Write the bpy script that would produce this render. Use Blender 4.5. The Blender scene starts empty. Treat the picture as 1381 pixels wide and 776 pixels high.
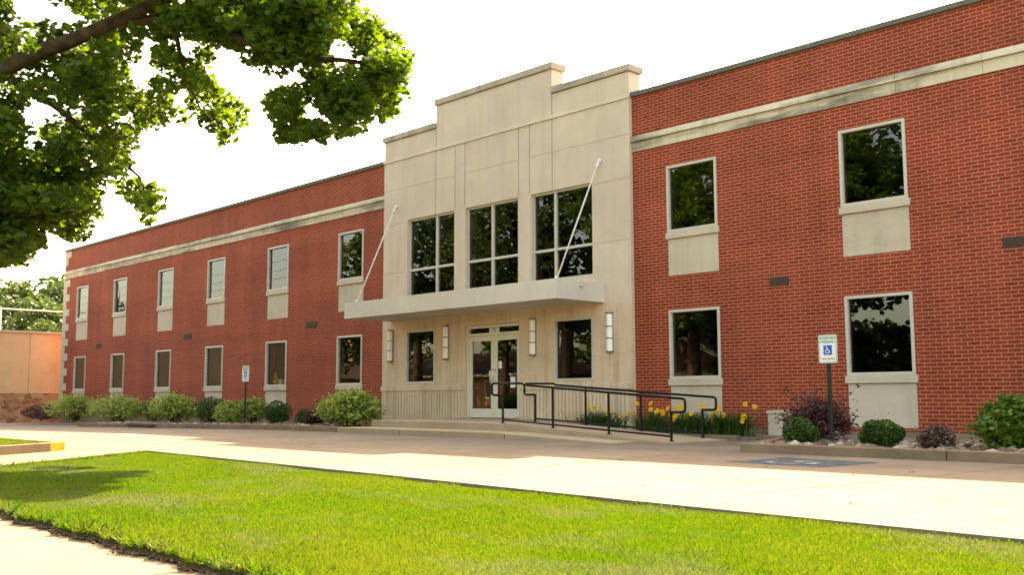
import bpy, bmesh, math, random
import numpy as np
from mathutils import Vector, Matrix

rng = np.random.default_rng(11)
random.seed(11)
scene = bpy.context.scene
col = scene.collection
R = math.radians

# ------------------------------------------------------------------ camera
CAM = np.array([0.0, 0.0, 0.77])
yaw, pit, rol = R(45.914), R(6.248), R(-0.126)
FPX = 1361.8
cf = np.array([-math.sin(yaw)*math.cos(pit), math.cos(yaw)*math.cos(pit), math.sin(pit)])
cr0 = np.array([math.cos(yaw), math.sin(yaw), 0.0])
cu0 = np.cross(cr0, cf)
cr = cr0*math.cos(rol) + cu0*math.sin(rol)
cu = -cr0*math.sin(rol) + cu0*math.cos(rol)
cam_d = bpy.data.cameras.new('camera')
cam = bpy.data.objects.new('camera', cam_d); col.objects.link(cam)
cam.matrix_world = Matrix(((cr[0], cu[0], -cf[0], CAM[0]), (cr[1], cu[1], -cf[1], CAM[1]),
                           (cr[2], cu[2], -cf[2], CAM[2]), (0, 0, 0, 1)))
cam_d.sensor_width = 36.0
cam_d.lens = 36.0*FPX/1381.0
cam_d.clip_end = 2000
scene.camera = cam

def ray(px, py):
    return cf + (px-690.5)/FPX*cr - (py-388)/FPX*cu
def at_y(px, py, Y):
    d = ray(px, py); return CAM + d*(Y/d[1])
def project(P):
    Q = np.asarray(P, float) - CAM
    z = Q @ cf
    zz = np.where(np.abs(z) < 1e-6, 1e-6, z)
    return 690.5+FPX*(Q @ cr)/zz, 388-FPX*(Q @ cu)/zz, z
def gz(x):
    """the pavement falls gently towards the far end of the building"""
    return -0.0115*max(0.0, -22.0-x)

# ------------------------------------------------------------------ materials
def new_mat(name):
    m = bpy.data.materials.new(name); m.use_nodes = True
    nt = m.node_tree; nt.nodes.clear()
    out = nt.nodes.new('ShaderNodeOutputMaterial')
    return m, nt, out
def N(nt, t, **kw):
    n = nt.nodes.new(t)
    for k, v in kw.items():
        if k in n.inputs: n.inputs[k].default_value = v
        else: setattr(n, k, v)
    return n
def L(nt, a, b): nt.links.new(a, b)
def ramp(nt, fac, stops):
    r = nt.nodes.new('ShaderNodeValToRGB'); e = r.color_ramp.elements
    while len(e) < len(stops): e.new(0.5)
    for i, (p, c) in enumerate(stops):
        e[i].position = p
        e[i].color = (c, c, c, 1) if isinstance(c, (int, float)) else (*c, 1)
    L(nt, fac, r.inputs['Fac']); return r.outputs['Color']
def mixc(nt, fac, a, b, mode='MIX'):
    m = nt.nodes.new('ShaderNodeMix'); m.data_type = 'RGBA'; m.blend_type = mode
    for sock, v in ((m.inputs[0], fac), (m.inputs[6], a), (m.inputs[7], b)):
        if isinstance(v, (int, float)): sock.default_value = v
        elif isinstance(v, tuple): sock.default_value = (*v, 1) if len(v) == 3 else v
        else: L(nt, v, sock)
    return m.outputs[2]
def coords(nt, scale=(1, 1, 1)):
    tc = N(nt, 'ShaderNodeTexCoord'); mp = N(nt, 'ShaderNodeMapping')
    mp.inputs['Scale'].default_value = scale
    L(nt, tc.outputs['Object'], mp.inputs['Vector']); return mp.outputs['Vector']
def noise(nt, vec, scale, detail=4, rough=0.55):
    n = N(nt, 'ShaderNodeTexNoise'); n.inputs['Scale'].default_value = scale
    n.inputs['Detail'].default_value = detail; n.inputs['Roughness'].default_value = rough
    L(nt, vec, n.inputs['Vector']); return n.outputs['Fac']
def bump(nt, h, strength, dist=0.01):
    b = N(nt, 'ShaderNodeBump'); b.inputs['Strength'].default_value = strength
    b.inputs['Distance'].default_value = dist; L(nt, h, b.inputs['Height']); return b.outputs['Normal']
def principled(nt, out, colr, rough=0.8, spec=0.3, metal=0.0, normal=None):
    p = N(nt, 'ShaderNodeBsdfPrincipled')
    if isinstance(colr, tuple): p.inputs['Base Color'].default_value = (*colr, 1)
    else: L(nt, colr, p.inputs['Base Color'])
    if isinstance(rough, (int, float)): p.inputs['Roughness'].default_value = rough
    else: L(nt, rough, p.inputs['Roughness'])
    p.inputs['Specular IOR Level'].default_value = spec
    p.inputs['Metallic'].default_value = metal
    if normal is not None: L(nt, normal, p.inputs['Normal'])
    L(nt, p.outputs[0], out.inputs['Surface']); return p

def m_plain(name, c, rough=0.6, spec=0.3, metal=0.0, var=0.12, scale=4.0):
    m, nt, out = new_mat(name)
    v = coords(nt)
    n = noise(nt, v, scale, 5)
    lo = tuple(x*(1-var) for x in c); hi = tuple(min(1, x*(1+var)) for x in c)
    cc = ramp(nt, n, [(0.3, lo), (0.7, hi)])
    principled(nt, out, cc, rough, spec, metal, bump(nt, noise(nt, v, scale*12, 3), 0.08, 0.004))
    return m

def m_brick(name, c1, c2, cm, vscale=1.0):
    m, nt, out = new_mat(name)
    tc = N(nt, 'ShaderNodeTexCoord'); sp = N(nt, 'ShaderNodeSeparateXYZ'); L(nt, tc.outputs['Object'], sp.inputs[0])
    ad = N(nt, 'ShaderNodeMath', operation='ADD'); L(nt, sp.outputs[0], ad.inputs[0]); L(nt, sp.outputs[1], ad.inputs[1])
    cb = N(nt, 'ShaderNodeCombineXYZ'); L(nt, ad.outputs[0], cb.inputs[0]); L(nt, sp.outputs[2], cb.inputs[1])
    def brick(a, b, mo, bias=0.0):
        br = N(nt, 'ShaderNodeTexBrick'); L(nt, cb.outputs[0], br.inputs['Vector'])
        br.inputs['Color1'].default_value = (*a, 1); br.inputs['Color2'].default_value = (*b, 1)
        br.inputs['Mortar'].default_value = (*mo, 1); br.inputs['Scale'].default_value = 1.0
        br.inputs['Mortar Size'].default_value = 0.0105*vscale; br.inputs['Mortar Smooth'].default_value = 0.45
        br.inputs['Bias'].default_value = bias
        br.inputs['Brick Width'].default_value = 0.213*vscale; br.inputs['Row Height'].default_value = 0.0677*vscale
        br.offset = 0.5; br.squash = 1.0
        return br
    br = brick(c1, c2, cm)
    c = br.outputs['Color']
    # odd dark fired bricks
    br2 = brick((0, 0, 0), (1, 1, 1), (0.4, 0.4, 0.4))
    dk = ramp(nt, br2.outputs['Color'], [(0.90, 0.0), (0.99, 1.0)])
    c = mixc(nt, mixc(nt, 1.0, dk, (0.3, 0.3, 0.3), 'MULTIPLY'), c, tuple(x*0.5 for x in c2))
    big = noise(nt, cb.outputs[0], 0.35, 5, 0.6)
    c = mixc(nt, 1.0, c, ramp(nt, big, [(0.3, 0.84), (0.7, 1.14)]), 'MULTIPLY')
    mpv = N(nt, 'ShaderNodeMapping'); mpv.inputs['Scale'].default_value = (2.2, 0.12, 1); L(nt, cb.outputs[0], mpv.inputs['Vector'])
    c = mixc(nt, 1.0, c, ramp(nt, noise(nt, mpv.outputs['Vector'], 1.0, 5, 0.65), [(0.35, 0.86), (0.65, 1.07)]), 'MULTIPLY')
    mph = N(nt, 'ShaderNodeMapping'); mph.inputs['Scale'].default_value = (0.06, 1.6, 1); L(nt, cb.outputs[0], mph.inputs['Vector'])
    c = mixc(nt, 1.0, c, ramp(nt, noise(nt, mph.outputs['Vector'], 1.0, 4, 0.6), [(0.35, 0.88), (0.65, 1.08)]), 'MULTIPLY')
    fine = noise(nt, cb.outputs[0], 60, 3)
    c = mixc(nt, 1.0, c, ramp(nt, fine, [(0.2, 0.85), (0.8, 1.15)]), 'MULTIPLY')
    inv = ramp(nt, br.outputs['Fac'], [(0.0, 1.0), (1.0, 0.0)])
    h = mixc(nt, 0.15, inv, fine)
    principled(nt, out, c, 0.85, 0.25, 0, bump(nt, h, 0.6, 0.006))
    return m

def m_stone(name, base, stain, streak=0.5, blot=0.4, spots=0.0):
    m, nt, out = new_mat(name)
    v = coords(nt)
    c = ramp(nt, noise(nt, v, 0.9, 6, 0.6), [(0.25, tuple(x*0.86 for x in base)), (0.75, tuple(min(1, x*1.1) for x in base))])
    st = noise(nt, coords(nt, (3.0, 3.0, 0.18)), 1.5, 5, 0.6)
    c = mixc(nt, mixc(nt, 1.0, ramp(nt, st, [(0.48, 0.0), (0.72, 1.0)]), (streak,)*3, 'MULTIPLY'), c, stain)
    bl = noise(nt, coords(nt, (0.5, 0.5, 1.4)), 1.1, 6, 0.65)
    c = mixc(nt, mixc(nt, 1.0, ramp(nt, bl, [(0.55, 0.0), (0.75, 1.0)]), (blot,)*3, 'MULTIPLY'), c, tuple(x*0.8 for x in stain))
    if spots > 0:
        sp = noise(nt, coords(nt, (0.35, 0.35, 2.5)), 1.0, 6, 0.7)
        c = mixc(nt, mixc(nt, 1.0, ramp(nt, sp, [(0.47, 0.0), (0.62, 1.0)]), (spots,)*3, 'MULTIPLY'), c, (0.07, 0.06, 0.045))
    fine = noise(nt, v, 45, 4, 0.7)
    c = mixc(nt, 1.0, c, ramp(nt, fine, [(0.2, 0.9), (0.8, 1.08)]), 'MULTIPLY')
    principled(nt, out, c, 0.85, 0.25, 0, bump(nt, fine, 0.18, 0.004))
    return m

def m_ground(name, a, b, dark, scale=0.6, fine_s=80, bumps=0.25, crack=0.0, stain=0.3):
    m, nt, out = new_mat(name)
    v = coords(nt)
    c = ramp(nt, noise(nt, v, scale, 7, 0.65), [(0.28, a), (0.72, b)])
    s = noise(nt, coords(nt, (0.25, 1.0, 1.0)), 0.8, 6, 0.7)
    c = mixc(nt, mixc(nt, 1.0, ramp(nt, s, [(0.55, 0.0), (0.78, 1.0)]), (stain,)*3, 'MULTIPLY'), c, dark)
    fine = noise(nt, v, fine_s, 4, 0.75)
    c = mixc(nt, 1.0, c, ramp(nt, fine, [(0.2, 0.82), (0.8, 1.14)]), 'MULTIPLY')
    if crack > 0:
        vo = N(nt, 'ShaderNodeTexVoronoi', feature='DISTANCE_TO_EDGE'); vo.inputs['Scale'].default_value = 0.28
        wv = N(nt, 'ShaderNodeVectorMath', operation='ADD')
        nz = N(nt, 'ShaderNodeTexNoise'); nz.inputs['Scale'].default_value = 1.4; nz.inputs['Detail'].default_value = 5
        L(nt, v, nz.inputs['Vector']); L(nt, v, wv.inputs[0]); L(nt, nz.outputs['Color'], wv.inputs[1]); L(nt, wv.outputs[0], vo.inputs['Vector'])
        c = mixc(nt, mixc(nt, 1.0, ramp(nt, vo.outputs['Distance'], [(0.0, 1.0), (0.006, 0.0)]), (crack,)*3, 'MULTIPLY'), c, tuple(x*0.4 for x in dark))
    principled(nt, out, c, 0.9, 0.2, 0, bump(nt, fine, bumps, 0.006))
    return m

def m_leaf(name, a, b, trans, tw=0.45, scale=0.8, rough=0.5, spec=0.35):
    m, nt, out = new_mat(name)
    v = coords(nt)
    g = N(nt, 'ShaderNodeNewGeometry')
    n1 = noise(nt, v, scale, 3)
    mx = N(nt, 'ShaderNodeMath', operation='ADD'); L(nt, n1, mx.inputs[0])
    sc = N(nt, 'ShaderNodeMath', operation='MULTIPLY'); L(nt, g.outputs['Random Per Island'], sc.inputs[0]); sc.inputs[1].default_value = 0.5
    L(nt, sc.outputs[0], mx.inputs[1])
    c = ramp(nt, mx.outputs[0], [(0.45, a), (1.0, b)])
    p = N(nt, 'ShaderNodeBsdfPrincipled'); L(nt, c, p.inputs['Base Color']); p.inputs['Roughness'].default_value = rough
    p.inputs['Specular IOR Level'].default_value = spec
    t = N(nt, 'ShaderNodeBsdfTranslucent')
    tcx = mixc(nt, 0.5, c, trans); L(nt, tcx, t.inputs['Color'])
    ms = N(nt, 'ShaderNodeMixShader'); ms.inputs[0].default_value = tw
    L(nt, p.outputs[0], ms.inputs[1]); L(nt, t.outputs[0], ms.inputs[2]); L(nt, ms.outputs[0], out.inputs['Surface'])
    return m

def m_glass(name, tint=0.45, ior=1.7, wav=0.0012):
    m, nt, out = new_mat(name)
    v = coords(nt)
    nrm = bump(nt, noise(nt, v, 1.3, 2), wav, 1.0)
    fr = N(nt, 'ShaderNodeFresnel'); fr.inputs['IOR'].default_value = ior
    gl = N(nt, 'ShaderNodeBsdfGlossy'); gl.inputs['Roughness'].default_value = 0.0
    gl.inputs['Color'].default_value = (0.93, 0.97, 0.96, 1); (L(nt, nrm, gl.inputs['Normal']) if wav > 0 else None)
    tr = N(nt, 'ShaderNodeBsdfTransparent'); tr.inputs['Color'].default_value = (tint*0.95, tint, tint*0.97, 1)
    ms = N(nt, 'ShaderNodeMixShader'); L(nt, fr.outputs[0], ms.inputs[0]); L(nt, tr.outputs[0], ms.inputs[1]); L(nt, gl.outputs[0], ms.inputs[2])
    L(nt, ms.outputs[0], out.inputs['Surface'])
    return m

M = {}
M['brick'] = m_brick('red_brick', (0.30, 0.042, 0.016), (0.235, 0.031, 0.014), (0.44, 0.155, 0.088))
M['stone'] = m_stone('limestone', (0.605, 0.485, 0.370), (0.40, 0.32, 0.22), 0.28, 0.25)
M['stone_low'] = m_stone('weathered_limestone', (0.64, 0.475, 0.345), (0.44, 0.27, 0.14), 0.75, 0.45)
M['reeded'] = m_stone('reeded_limestone', (0.64, 0.50, 0.35), (0.34, 0.245, 0.155), 0.6, 0.35)
M['band'] = m_stone('stone_band', (0.58, 0.49, 0.35), (0.25, 0.2, 0.13), 0.5, 0.5, 0.75)
M['panel'] = m_stone('sill_panel', (0.52, 0.43, 0.325), (0.38, 0.305, 0.215), 0.4, 0.45)
M['coping'] = m_stone('coping_stone', (0.42, 0.35, 0.265), (0.13, 0.12, 0.09), 0.5, 0.6)
M['coping_dark'] = m_stone('roof_coping', (0.13, 0.125, 0.10), (0.07, 0.07, 0.05), 0.5, 0.6)
M['frame'] = m_plain('window_frame', (0.50, 0.45, 0.37), 0.45, 0.4, 0, 0.05)
M['door'] = m_plain('door_paint', (0.66, 0.60, 0.49), 0.4, 0.4, 0, 0.05)
M['steel'] = m_plain('steel', (0.55, 0.53, 0.5), 0.35, 0.5, 0.8, 0.05)
M['canopy'] = m_stone('canopy_panel', (0.62, 0.555, 0.475), (0.5, 0.43, 0.35), 0.22, 0.15)
M['rod'] = m_plain('tie_rod', (0.7, 0.66, 0.6), 0.4, 0.4, 0.0, 0.05)
M['bronze'] = m_plain('bronze', (0.16, 0.13, 0.10), 0.5, 0.4, 0.5)
M['diffuser'] = m_plain('frosted_diffuser', (0.78, 0.74, 0.68), 0.35, 0.5, 0, 0.03)
M['vent'] = m_plain('vent_metal', (0.075, 0.048, 0.035), 0.7, 0.3, 0.2)
M['black'] = m_plain('black_rail', (0.006, 0.0055, 0.005), 0.55, 0.2, 0, 0.2)
M['post'] = m_plain('green_post', (0.030, 0.034, 0.022), 0.6, 0.3, 0.2, 0.25)
M['white'] = m_plain('sign_white', (0.72, 0.74, 0.68), 0.5, 0.4, 0, 0.04)
M['green_ink'] = m_plain('green_ink', (0.02, 0.22, 0.11), 0.5)
M['blue_ink'] = m_plain('blue_ink', (0.012, 0.10, 0.42), 0.5)
M['red_ink'] = m_plain('red_ink', (0.45, 0.12, 0.10), 0.5)
M['yellow_paint'] = m_plain('yellow_paint', (0.60, 0.20, 0.008), 0.7, 0.3, 0, 0.3, 9)
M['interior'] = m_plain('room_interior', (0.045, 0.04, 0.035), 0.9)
M['blind'] = m_plain('brown_blind', (0.16, 0.105, 0.070), 0.8, 0.2, 0, 0.06)
M['glass'] = m_glass('window_glass')
M['glass_clear'] = m_glass('clear_glass', 0.8, 1.5)
M['concrete'] = m_ground('pavement_concrete', (0.130, 0.098, 0.072), (0.215, 0.167, 0.125), (0.095, 0.068, 0.048), 0.7, 70, 0.3, 0.65, 0.7)
M['walk'] = m_ground('sidewalk_concrete', (0.195, 0.140, 0.094), (0.245, 0.180, 0.124), (0.16, 0.112, 0.075), 0.8, 90, 0.2, 0.25, 0.35)
M['kerb'] = m_ground('kerb_concrete', (0.155, 0.103, 0.061), (0.26, 0.18, 0.112), (0.085, 0.056, 0.034), 1.6, 60, 0.4, 0.0, 0.6)
M['step'] = m_ground('step_concrete', (0.31, 0.225, 0.14), (0.43, 0.32, 0.21), (0.20, 0.135, 0.08), 1.2, 60, 0.3, 0.0, 0.5)
M['soil'] = m_ground('lawn_soil', (0.035, 0.045, 0.012), (0.07, 0.075, 0.022), (0.03, 0.022, 0.012), 3, 40, 0.6)
M['earth'] = m_ground('soil_edge', (0.075, 0.047, 0.024), (0.15, 0.10, 0.055), (0.04, 0.026, 0.014), 8, 60, 0.8)
M['land'] = m_ground('far_lawn', (0.05, 0.085, 0.02), (0.10, 0.14, 0.035), (0.06, 0.06, 0.03), 0.1, 12, 0.4)
M['asphalt'] = m_ground('asphalt', (0.05, 0.048, 0.045), (0.075, 0.072, 0.068), (0.035, 0.033, 0.03), 0.4, 60, 0.3)
M['mulch'] = m_ground('bed_gravel', (0.12, 0.085, 0.06), (0.26, 0.20, 0.15), (0.06, 0.045, 0.03), 9, 50, 1.0)
def m_rock():
    m, nt, out = new_mat('bed_rock'); v = coords(nt); g = N(nt, 'ShaderNodeNewGeometry')
    c = ramp(nt, g.outputs['Random Per Island'], [(0.0, (0.07, 0.045, 0.03)), (0.45, (0.16, 0.112, 0.078)), (0.8, (0.26, 0.19, 0.14)), (1.0, (0.42, 0.35, 0.28))])
    c = mixc(nt, 1.0, c, ramp(nt, noise(nt, v, 25, 4), [(0.3, 0.75), (0.7, 1.2)]), 'MULTIPLY')
    principled(nt, out, c, 0.9, 0.2); return m
M['rock'] = m_rock()
M['bark'] = m_plain('bark', (0.095, 0.062, 0.038), 0.95, 0.15, 0, 0.5, 6)
M['tan'] = m_stone('tan_render', (0.62, 0.41, 0.235), (0.50, 0.32, 0.18), 0.25, 0.25)
def m_rubble():
    m, nt, out = new_mat('tan_rubble'); v = coords(nt, (1, 1, 1.5))
    a = N(nt, 'ShaderNodeTexVoronoi'); a.inputs['Scale'].default_value = 3.2; L(nt, v, a.inputs['Vector'])
    e = N(nt, 'ShaderNodeTexVoronoi', feature='DISTANCE_TO_EDGE'); e.inputs['Scale'].default_value = 3.2; L(nt, v, e.inputs['Vector'])
    sp = N(nt, 'ShaderNodeSeparateColor'); L(nt, a.outputs['Color'], sp.inputs[0])
    c = ramp(nt, sp.outputs[0], [(0.0, (0.20, 0.09, 0.045)), (0.5, (0.34, 0.17, 0.09)), (1.0, (0.45, 0.27, 0.16))])
    ed = ramp(nt, e.outputs['Distance'], [(0.0, 1.0), (0.07, 0.0)])
    c = mixc(nt, ed, c, (0.40, 0.27, 0.17))
    principled(nt, out, c, 0.9, 0.2, 0, bump(nt, ramp(nt, ed, [(0, 1.0), (1, 0.0)]), 0.6, 0.03)); return m
M['tan_base'] = m_rubble()
def m_grass():
    m, nt, out = new_mat('grass_blade')
    v = coords(nt); g = N(nt, 'ShaderNodeNewGeometry')
    patch = noise(nt, v, 0.55, 4, 0.6); tuft = noise(nt, v, 5.0, 3, 0.6)
    mx = mixc(nt, 0.35, patch, tuft); mx = mixc(nt, 0.30, mx, g.outputs['Random Per Island'])
    c = ramp(nt, mx, [(0.36, (0.012, 0.045, 0.004)), (0.47, (0.024, 0.064, 0.006)), (0.55, (0.050, 0.082, 0.009)), (0.63, (0.118, 0.108, 0.026))])
    dull = ramp(nt, noise(nt, coords(nt, (0.6, 1.1, 1)), 0.9, 5, 0.65), [(0.50, 0.0), (0.62, 1.0)])
    c = mixc(nt, mixc(nt, 1.0, dull, (0.6, 0.6, 0.6), 'MULTIPLY'), c, (0.095, 0.110, 0.058))
    t2 = ramp(nt, mx, [(0.36, (0.07, 0.21, 0.006)), (0.48, (0.12, 0.25, 0.008)), (0.60, (0.205, 0.26, 0.020))])
    t2 = mixc(nt, mixc(nt, 1.0, dull, (0.6, 0.6, 0.6), 'MULTIPLY'), t2, (0.20, 0.22, 0.10))
    p = N(nt, 'ShaderNodeBsdfPrincipled'); L(nt, c, p.inputs['Base Color']); p.inputs['Roughness'].default_value = 0.5
    p.inputs['Specular IOR Level'].default_value = 0.25
    t = N(nt, 'ShaderNodeBsdfTranslucent'); L(nt, t2, t.inputs['Color'])
    ms = N(nt, 'ShaderNodeMixShader'); ms.inputs[0].default_value = 0.38
    L(nt, p.outputs[0], ms.inputs[1]); L(nt, t.outputs[0], ms.inputs[2]); L(nt, ms.outputs[0], out.inputs['Surface'])
    return m
M['grass'] = m_grass()
M['maple'] = m_leaf('maple_leaf', (0.022, 0.062, 0.009), (0.080, 0.150, 0.018), (0.20, 0.34, 0.016), 0.46, 0.7, 0.45, 0.4)
M['far_leaf'] = m_leaf('far_leaf', (0.020, 0.047, 0.012), (0.062, 0.105, 0.024), (0.11, 0.18, 0.03), 0.32, 0.35)
M['spirea'] = m_leaf('spirea_leaf', (0.085, 0.150, 0.018), (0.40, 0.46, 0.11), (0.34, 0.44, 0.06), 0.38, 2.6)
M['boxwood'] = m_leaf('boxwood_leaf', (0.022, 0.058, 0.008), (0.065, 0.125, 0.016), (0.08, 0.15, 0.012), 0.25, 3.0)
M['burning'] = m_leaf('broad_leaf', (0.040, 0.095, 0.010), (0.11, 0.19, 0.022), (0.15, 0.25, 0.012), 0.3, 2.0)
M['barberry'] = m_leaf('barberry_leaf', (0.040, 0.014, 0.015), (0.095, 0.038, 0.034), (0.12, 0.04, 0.03), 0.25, 3.0)
M['barberry_b'] = m_leaf('brown_barberry_leaf', (0.075, 0.042, 0.030), (0.17, 0.105, 0.075), (0.16, 0.08, 0.05), 0.25, 4.0)
M['lily'] = m_leaf('lily_leaf', (0.025, 0.065, 0.010), (0.075, 0.135, 0.022), (0.10, 0.18, 0.02), 0.3, 3.0)
M['petal'] = m_leaf('lily_petal', (0.75, 0.36, 0.012), (0.85, 0.55, 0.05), (0.8, 0.5, 0.03), 0.3, 6.0)
M['twig'] = m_plain('twig', (0.06, 0.04, 0.028), 0.9, 0.1)
M['litter'] = m_plain('dry_leaf', (0.05, 0.032, 0.02), 0.9, 0.1)
M['roof_brown'] = m_plain('shingle', (0.11, 0.07, 0.05), 0.9, 0.1, 0, 0.25, 7)
M['siding'] = m_plain('siding', (0.5, 0.42, 0.33), 0.8)
M['trimw'] = m_plain('white_trim', (0.75, 0.72, 0.68), 0.6)
M['house_brick'] = m_brick('house_brick', (0.40, 0.17, 0.075), (0.30, 0.12, 0.055), (0.40, 0.30, 0.22))
M['dark_glass'] = m_plain('dark_window', (0.02, 0.022, 0.022), 0.15, 0.6)
M['paper'] = m_plain('paper', (0.75, 0.72, 0.66), 0.7)
M['toy'] = m_plain('yellow_plush', (0.75, 0.55, 0.02), 0.8)

def m_marking(name, c, keep):
    """worn road paint: bare where it has rubbed off"""
    m, nt, out = new_mat(name)
    v = coords(nt)
    n = noise(nt, v, 5.0, 8, 0.75)
    cc = ramp(nt, noise(nt, v, 2.5, 5), [(0.3, tuple(x*0.75 for x in c)), (0.7, tuple(min(1, x*1.25) for x in c))])
    d = N(nt, 'ShaderNodeBsdfDiffuse'); L(nt, cc, d.inputs['Color'])
    t = N(nt, 'ShaderNodeBsdfTransparent')
    ms = N(nt, 'ShaderNodeMixShader'); L(nt, ramp(nt, n, [(keep-0.12, 0.0), (keep+0.1, 0.85)]), ms.inputs[0])
    L(nt, t.outputs[0], ms.inputs[1]); L(nt, d.outputs[0], ms.inputs[2]); L(nt, ms.outputs[0], out.inputs['Surface'])
    return m
M['paint_blue'] = m_marking('worn_blue_paint', (0.06, 0.095, 0.13), 0.485)
M['paint_white'] = m_marking('worn_white_paint', (0.42, 0.42, 0.4), 0.53)
M['paint_yellow'] = m_marking('worn_yellow_paint', (0.50, 0.27, 0.06), 0.56)

# ------------------------------------------------------------------ mesh helpers
def wloc(o):
    v = Vector((0, 0, 0))
    while o is not None:
        v += o.location; o = o.parent
    return v
class MB:
    """collects faces in world coordinates; build() links them as ONE mesh object"""
    def __init__(s): s.v = []; s.f = []
    def face(s, *ps):
        k = len(s.v); s.v += [tuple(p) for p in ps]; s.f.append(tuple(range(k, k+len(ps))))
    def box(s, x0, y0, z0, x1, y1, z1):
        k = len(s.v)
        s.v += [(x0,y0,z0),(x1,y0,z0),(x1,y1,z0),(x0,y1,z0),(x0,y0,z1),(x1,y0,z1),(x1,y1,z1),(x0,y1,z1)]
        for q in ((0,3,2,1),(4,5,6,7),(0,1,5,4),(1,2,6,5),(2,3,7,6),(3,0,4,7)): s.f.append(tuple(k+i for i in q))
        return s
    def hexa(s, b, t):
        k = len(s.v); s.v += [tuple(p) for p in b]+[tuple(p) for p in t]
        for q in ((0,3,2,1),(4,5,6,7),(0,1,5,4),(1,2,6,5),(2,3,7,6),(3,0,4,7)): s.f.append(tuple(k+i for i in q))
        return s
    def prism(s, poly, z0, z1, zf=None):
        k = len(s.v); n = len(poly); g = zf or (lambda x: 0.0)
        s.v += [(x, y, z0+g(x)) for x, y in poly]+[(x, y, z1+g(x)) for x, y in poly]
        s.f.append(tuple(k+i for i in reversed(range(n)))); s.f.append(tuple(k+n+i for i in range(n)))
        for i in range(n):
            j = (i+1) % n; s.f.append((k+i, k+j, k+n+j, k+n+i))
        return s
    def extrude_y(s, poly, y0, y1):
        k = len(s.v); n = len(poly)
        s.v += [(x, y0, z) for x, z in poly]+[(x, y1, z) for x, z in poly]
        s.f.append(tuple(k+i for i in range(n))); s.f.append(tuple(k+n+i for i in reversed(range(n))))
        for i in range(n):
            j = (i+1) % n; s.f.append((k+j, k+i, k+n+i, k+n+j))
        return s
    def tube(s, pts, r, n=8, r1=None, cap=True):
        pts = [Vector(p) for p in pts]; m = len(pts); k = len(s.v)
        rs = r if isinstance(r, (list, tuple)) else [r+((r1 if r1 is not None else r)-r)*i/(m-1) for i in range(m)]
        prev = None
        for i, p in enumerate(pts):
            t = (pts[min(i+1, m-1)]-pts[max(i-1, 0)]).normalized()
            if prev is None:
                a = Vector((0, 0, 1)) if abs(t.z) < 0.9 else Vector((1, 0, 0))
                u = t.cross(a).normalized()
            else:
                u = (prev - t*prev.dot(t)).normalized()
            prev = u; w = t.cross(u)
            for j in range(n):
                q = p+(u*math.cos(2*math.pi*j/n)+w*math.sin(2*math.pi*j/n))*rs[i]; s.v.append(tuple(q))
        for i in range(m-1):
            for j in range(n):
                a = k+i*n+j; b = k+i*n+(j+1) % n; s.f.append((a, b, b+n, a+n))
        if cap:
            s.f.append(tuple(k+j for j in reversed(range(n)))); s.f.append(tuple(k+(m-1)*n+j for j in range(n)))
        return s
    def build(s, name, mat, parent=None, smooth=False, bevel=0.0, seg=2):
        off = wloc(parent) if parent is not None else Vector((0, 0, 0))
        me = bpy.data.meshes.new(name)
        me.from_pydata([(x-off.x, y-off.y, z-off.z) for x, y, z in s.v], [], s.f)
        me.materials.append(mat)
        if smooth: me.polygons.foreach_set('use_smooth', [True]*len(me.polygons))
        me.update()
        o = bpy.data.objects.new(name, me); col.objects.link(o)
        if parent is not None: o.parent = parent
        if bevel > 0:
            b = o.modifiers.new('bevel', 'BEVEL'); b.width = bevel; b.segments = seg; b.limit_method = 'ANGLE'
        return o
def np_obj(name, V, F, mat, parent=None, smooth=False):
    off = np.array(wloc(parent)) if parent is not None else np.zeros(3)
    V = np.asarray(V, np.float32)-off.astype(np.float32); F = np.asarray(F, np.int32)
    me = bpy.data.meshes.new(name)
    me.vertices.add(len(V)); me.vertices.foreach_set('co', V.ravel())
    me.loops.add(F.size); me.loops.foreach_set('vertex_index', F.ravel())
    me.polygons.add(len(F)); me.polygons.foreach_set('loop_start', np.arange(0, F.size, F.shape[1], dtype=np.int32))
    me.polygons.foreach_set('loop_total', np.full(len(F), F.shape[1], np.int32))
    if smooth: me.polygons.foreach_set('use_smooth', np.ones(len(F), bool))
    me.materials.append(mat); me.update(calc_edges=True); me.validate()
    o = bpy.data.objects.new(name, me); col.objects.link(o)
    if parent is not None: o.parent = parent
    return o
def tag(o, label=None, cat=None, group=None, kind=None):
    if label: o['label'] = label
    if cat: o['category'] = cat
    if group: o['group'] = group
    if kind: o['kind'] = kind
    return o
def thing(name, loc, label, cat, group=None):
    o = bpy.data.objects.new(name, None); o.empty_display_size = 0.2; col.objects.link(o); o.location = loc
    return tag(o, label, cat, group)
def copy_tree(o, parent=None, first=True):
    c = o.copy(); col.objects.link(c)
    if not first: c.parent = parent
    for ch in list(o.children): copy_tree(ch, c, False)
    return c
def text_mesh(body, size, name, mat, parent, loc, depth=0.002, rot=(math.pi/2, 0, 0), align='CENTER'):
    cu_ = bpy.data.curves.new(name+'_curve', 'FONT'); cu_.body = body; cu_.size = size; cu_.extrude = depth
    cu_.align_x = align; cu_.align_y = 'CENTER'
    tmp = bpy.data.objects.new(name+'_tmp', cu_); col.objects.link(tmp)
    dg = bpy.context.evaluated_depsgraph_get(); dg.update()
    me = bpy.data.meshes.new_from_object(tmp.evaluated_get(dg)); bpy.data.objects.remove(tmp)
    me.materials.clear(); me.materials.append(mat)
    o = bpy.data.objects.new(name, me); col.objects.link(o); o.parent = parent
    o.location = Vector(loc)-wloc(parent); o.rotation_euler = rot
    return o

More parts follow.
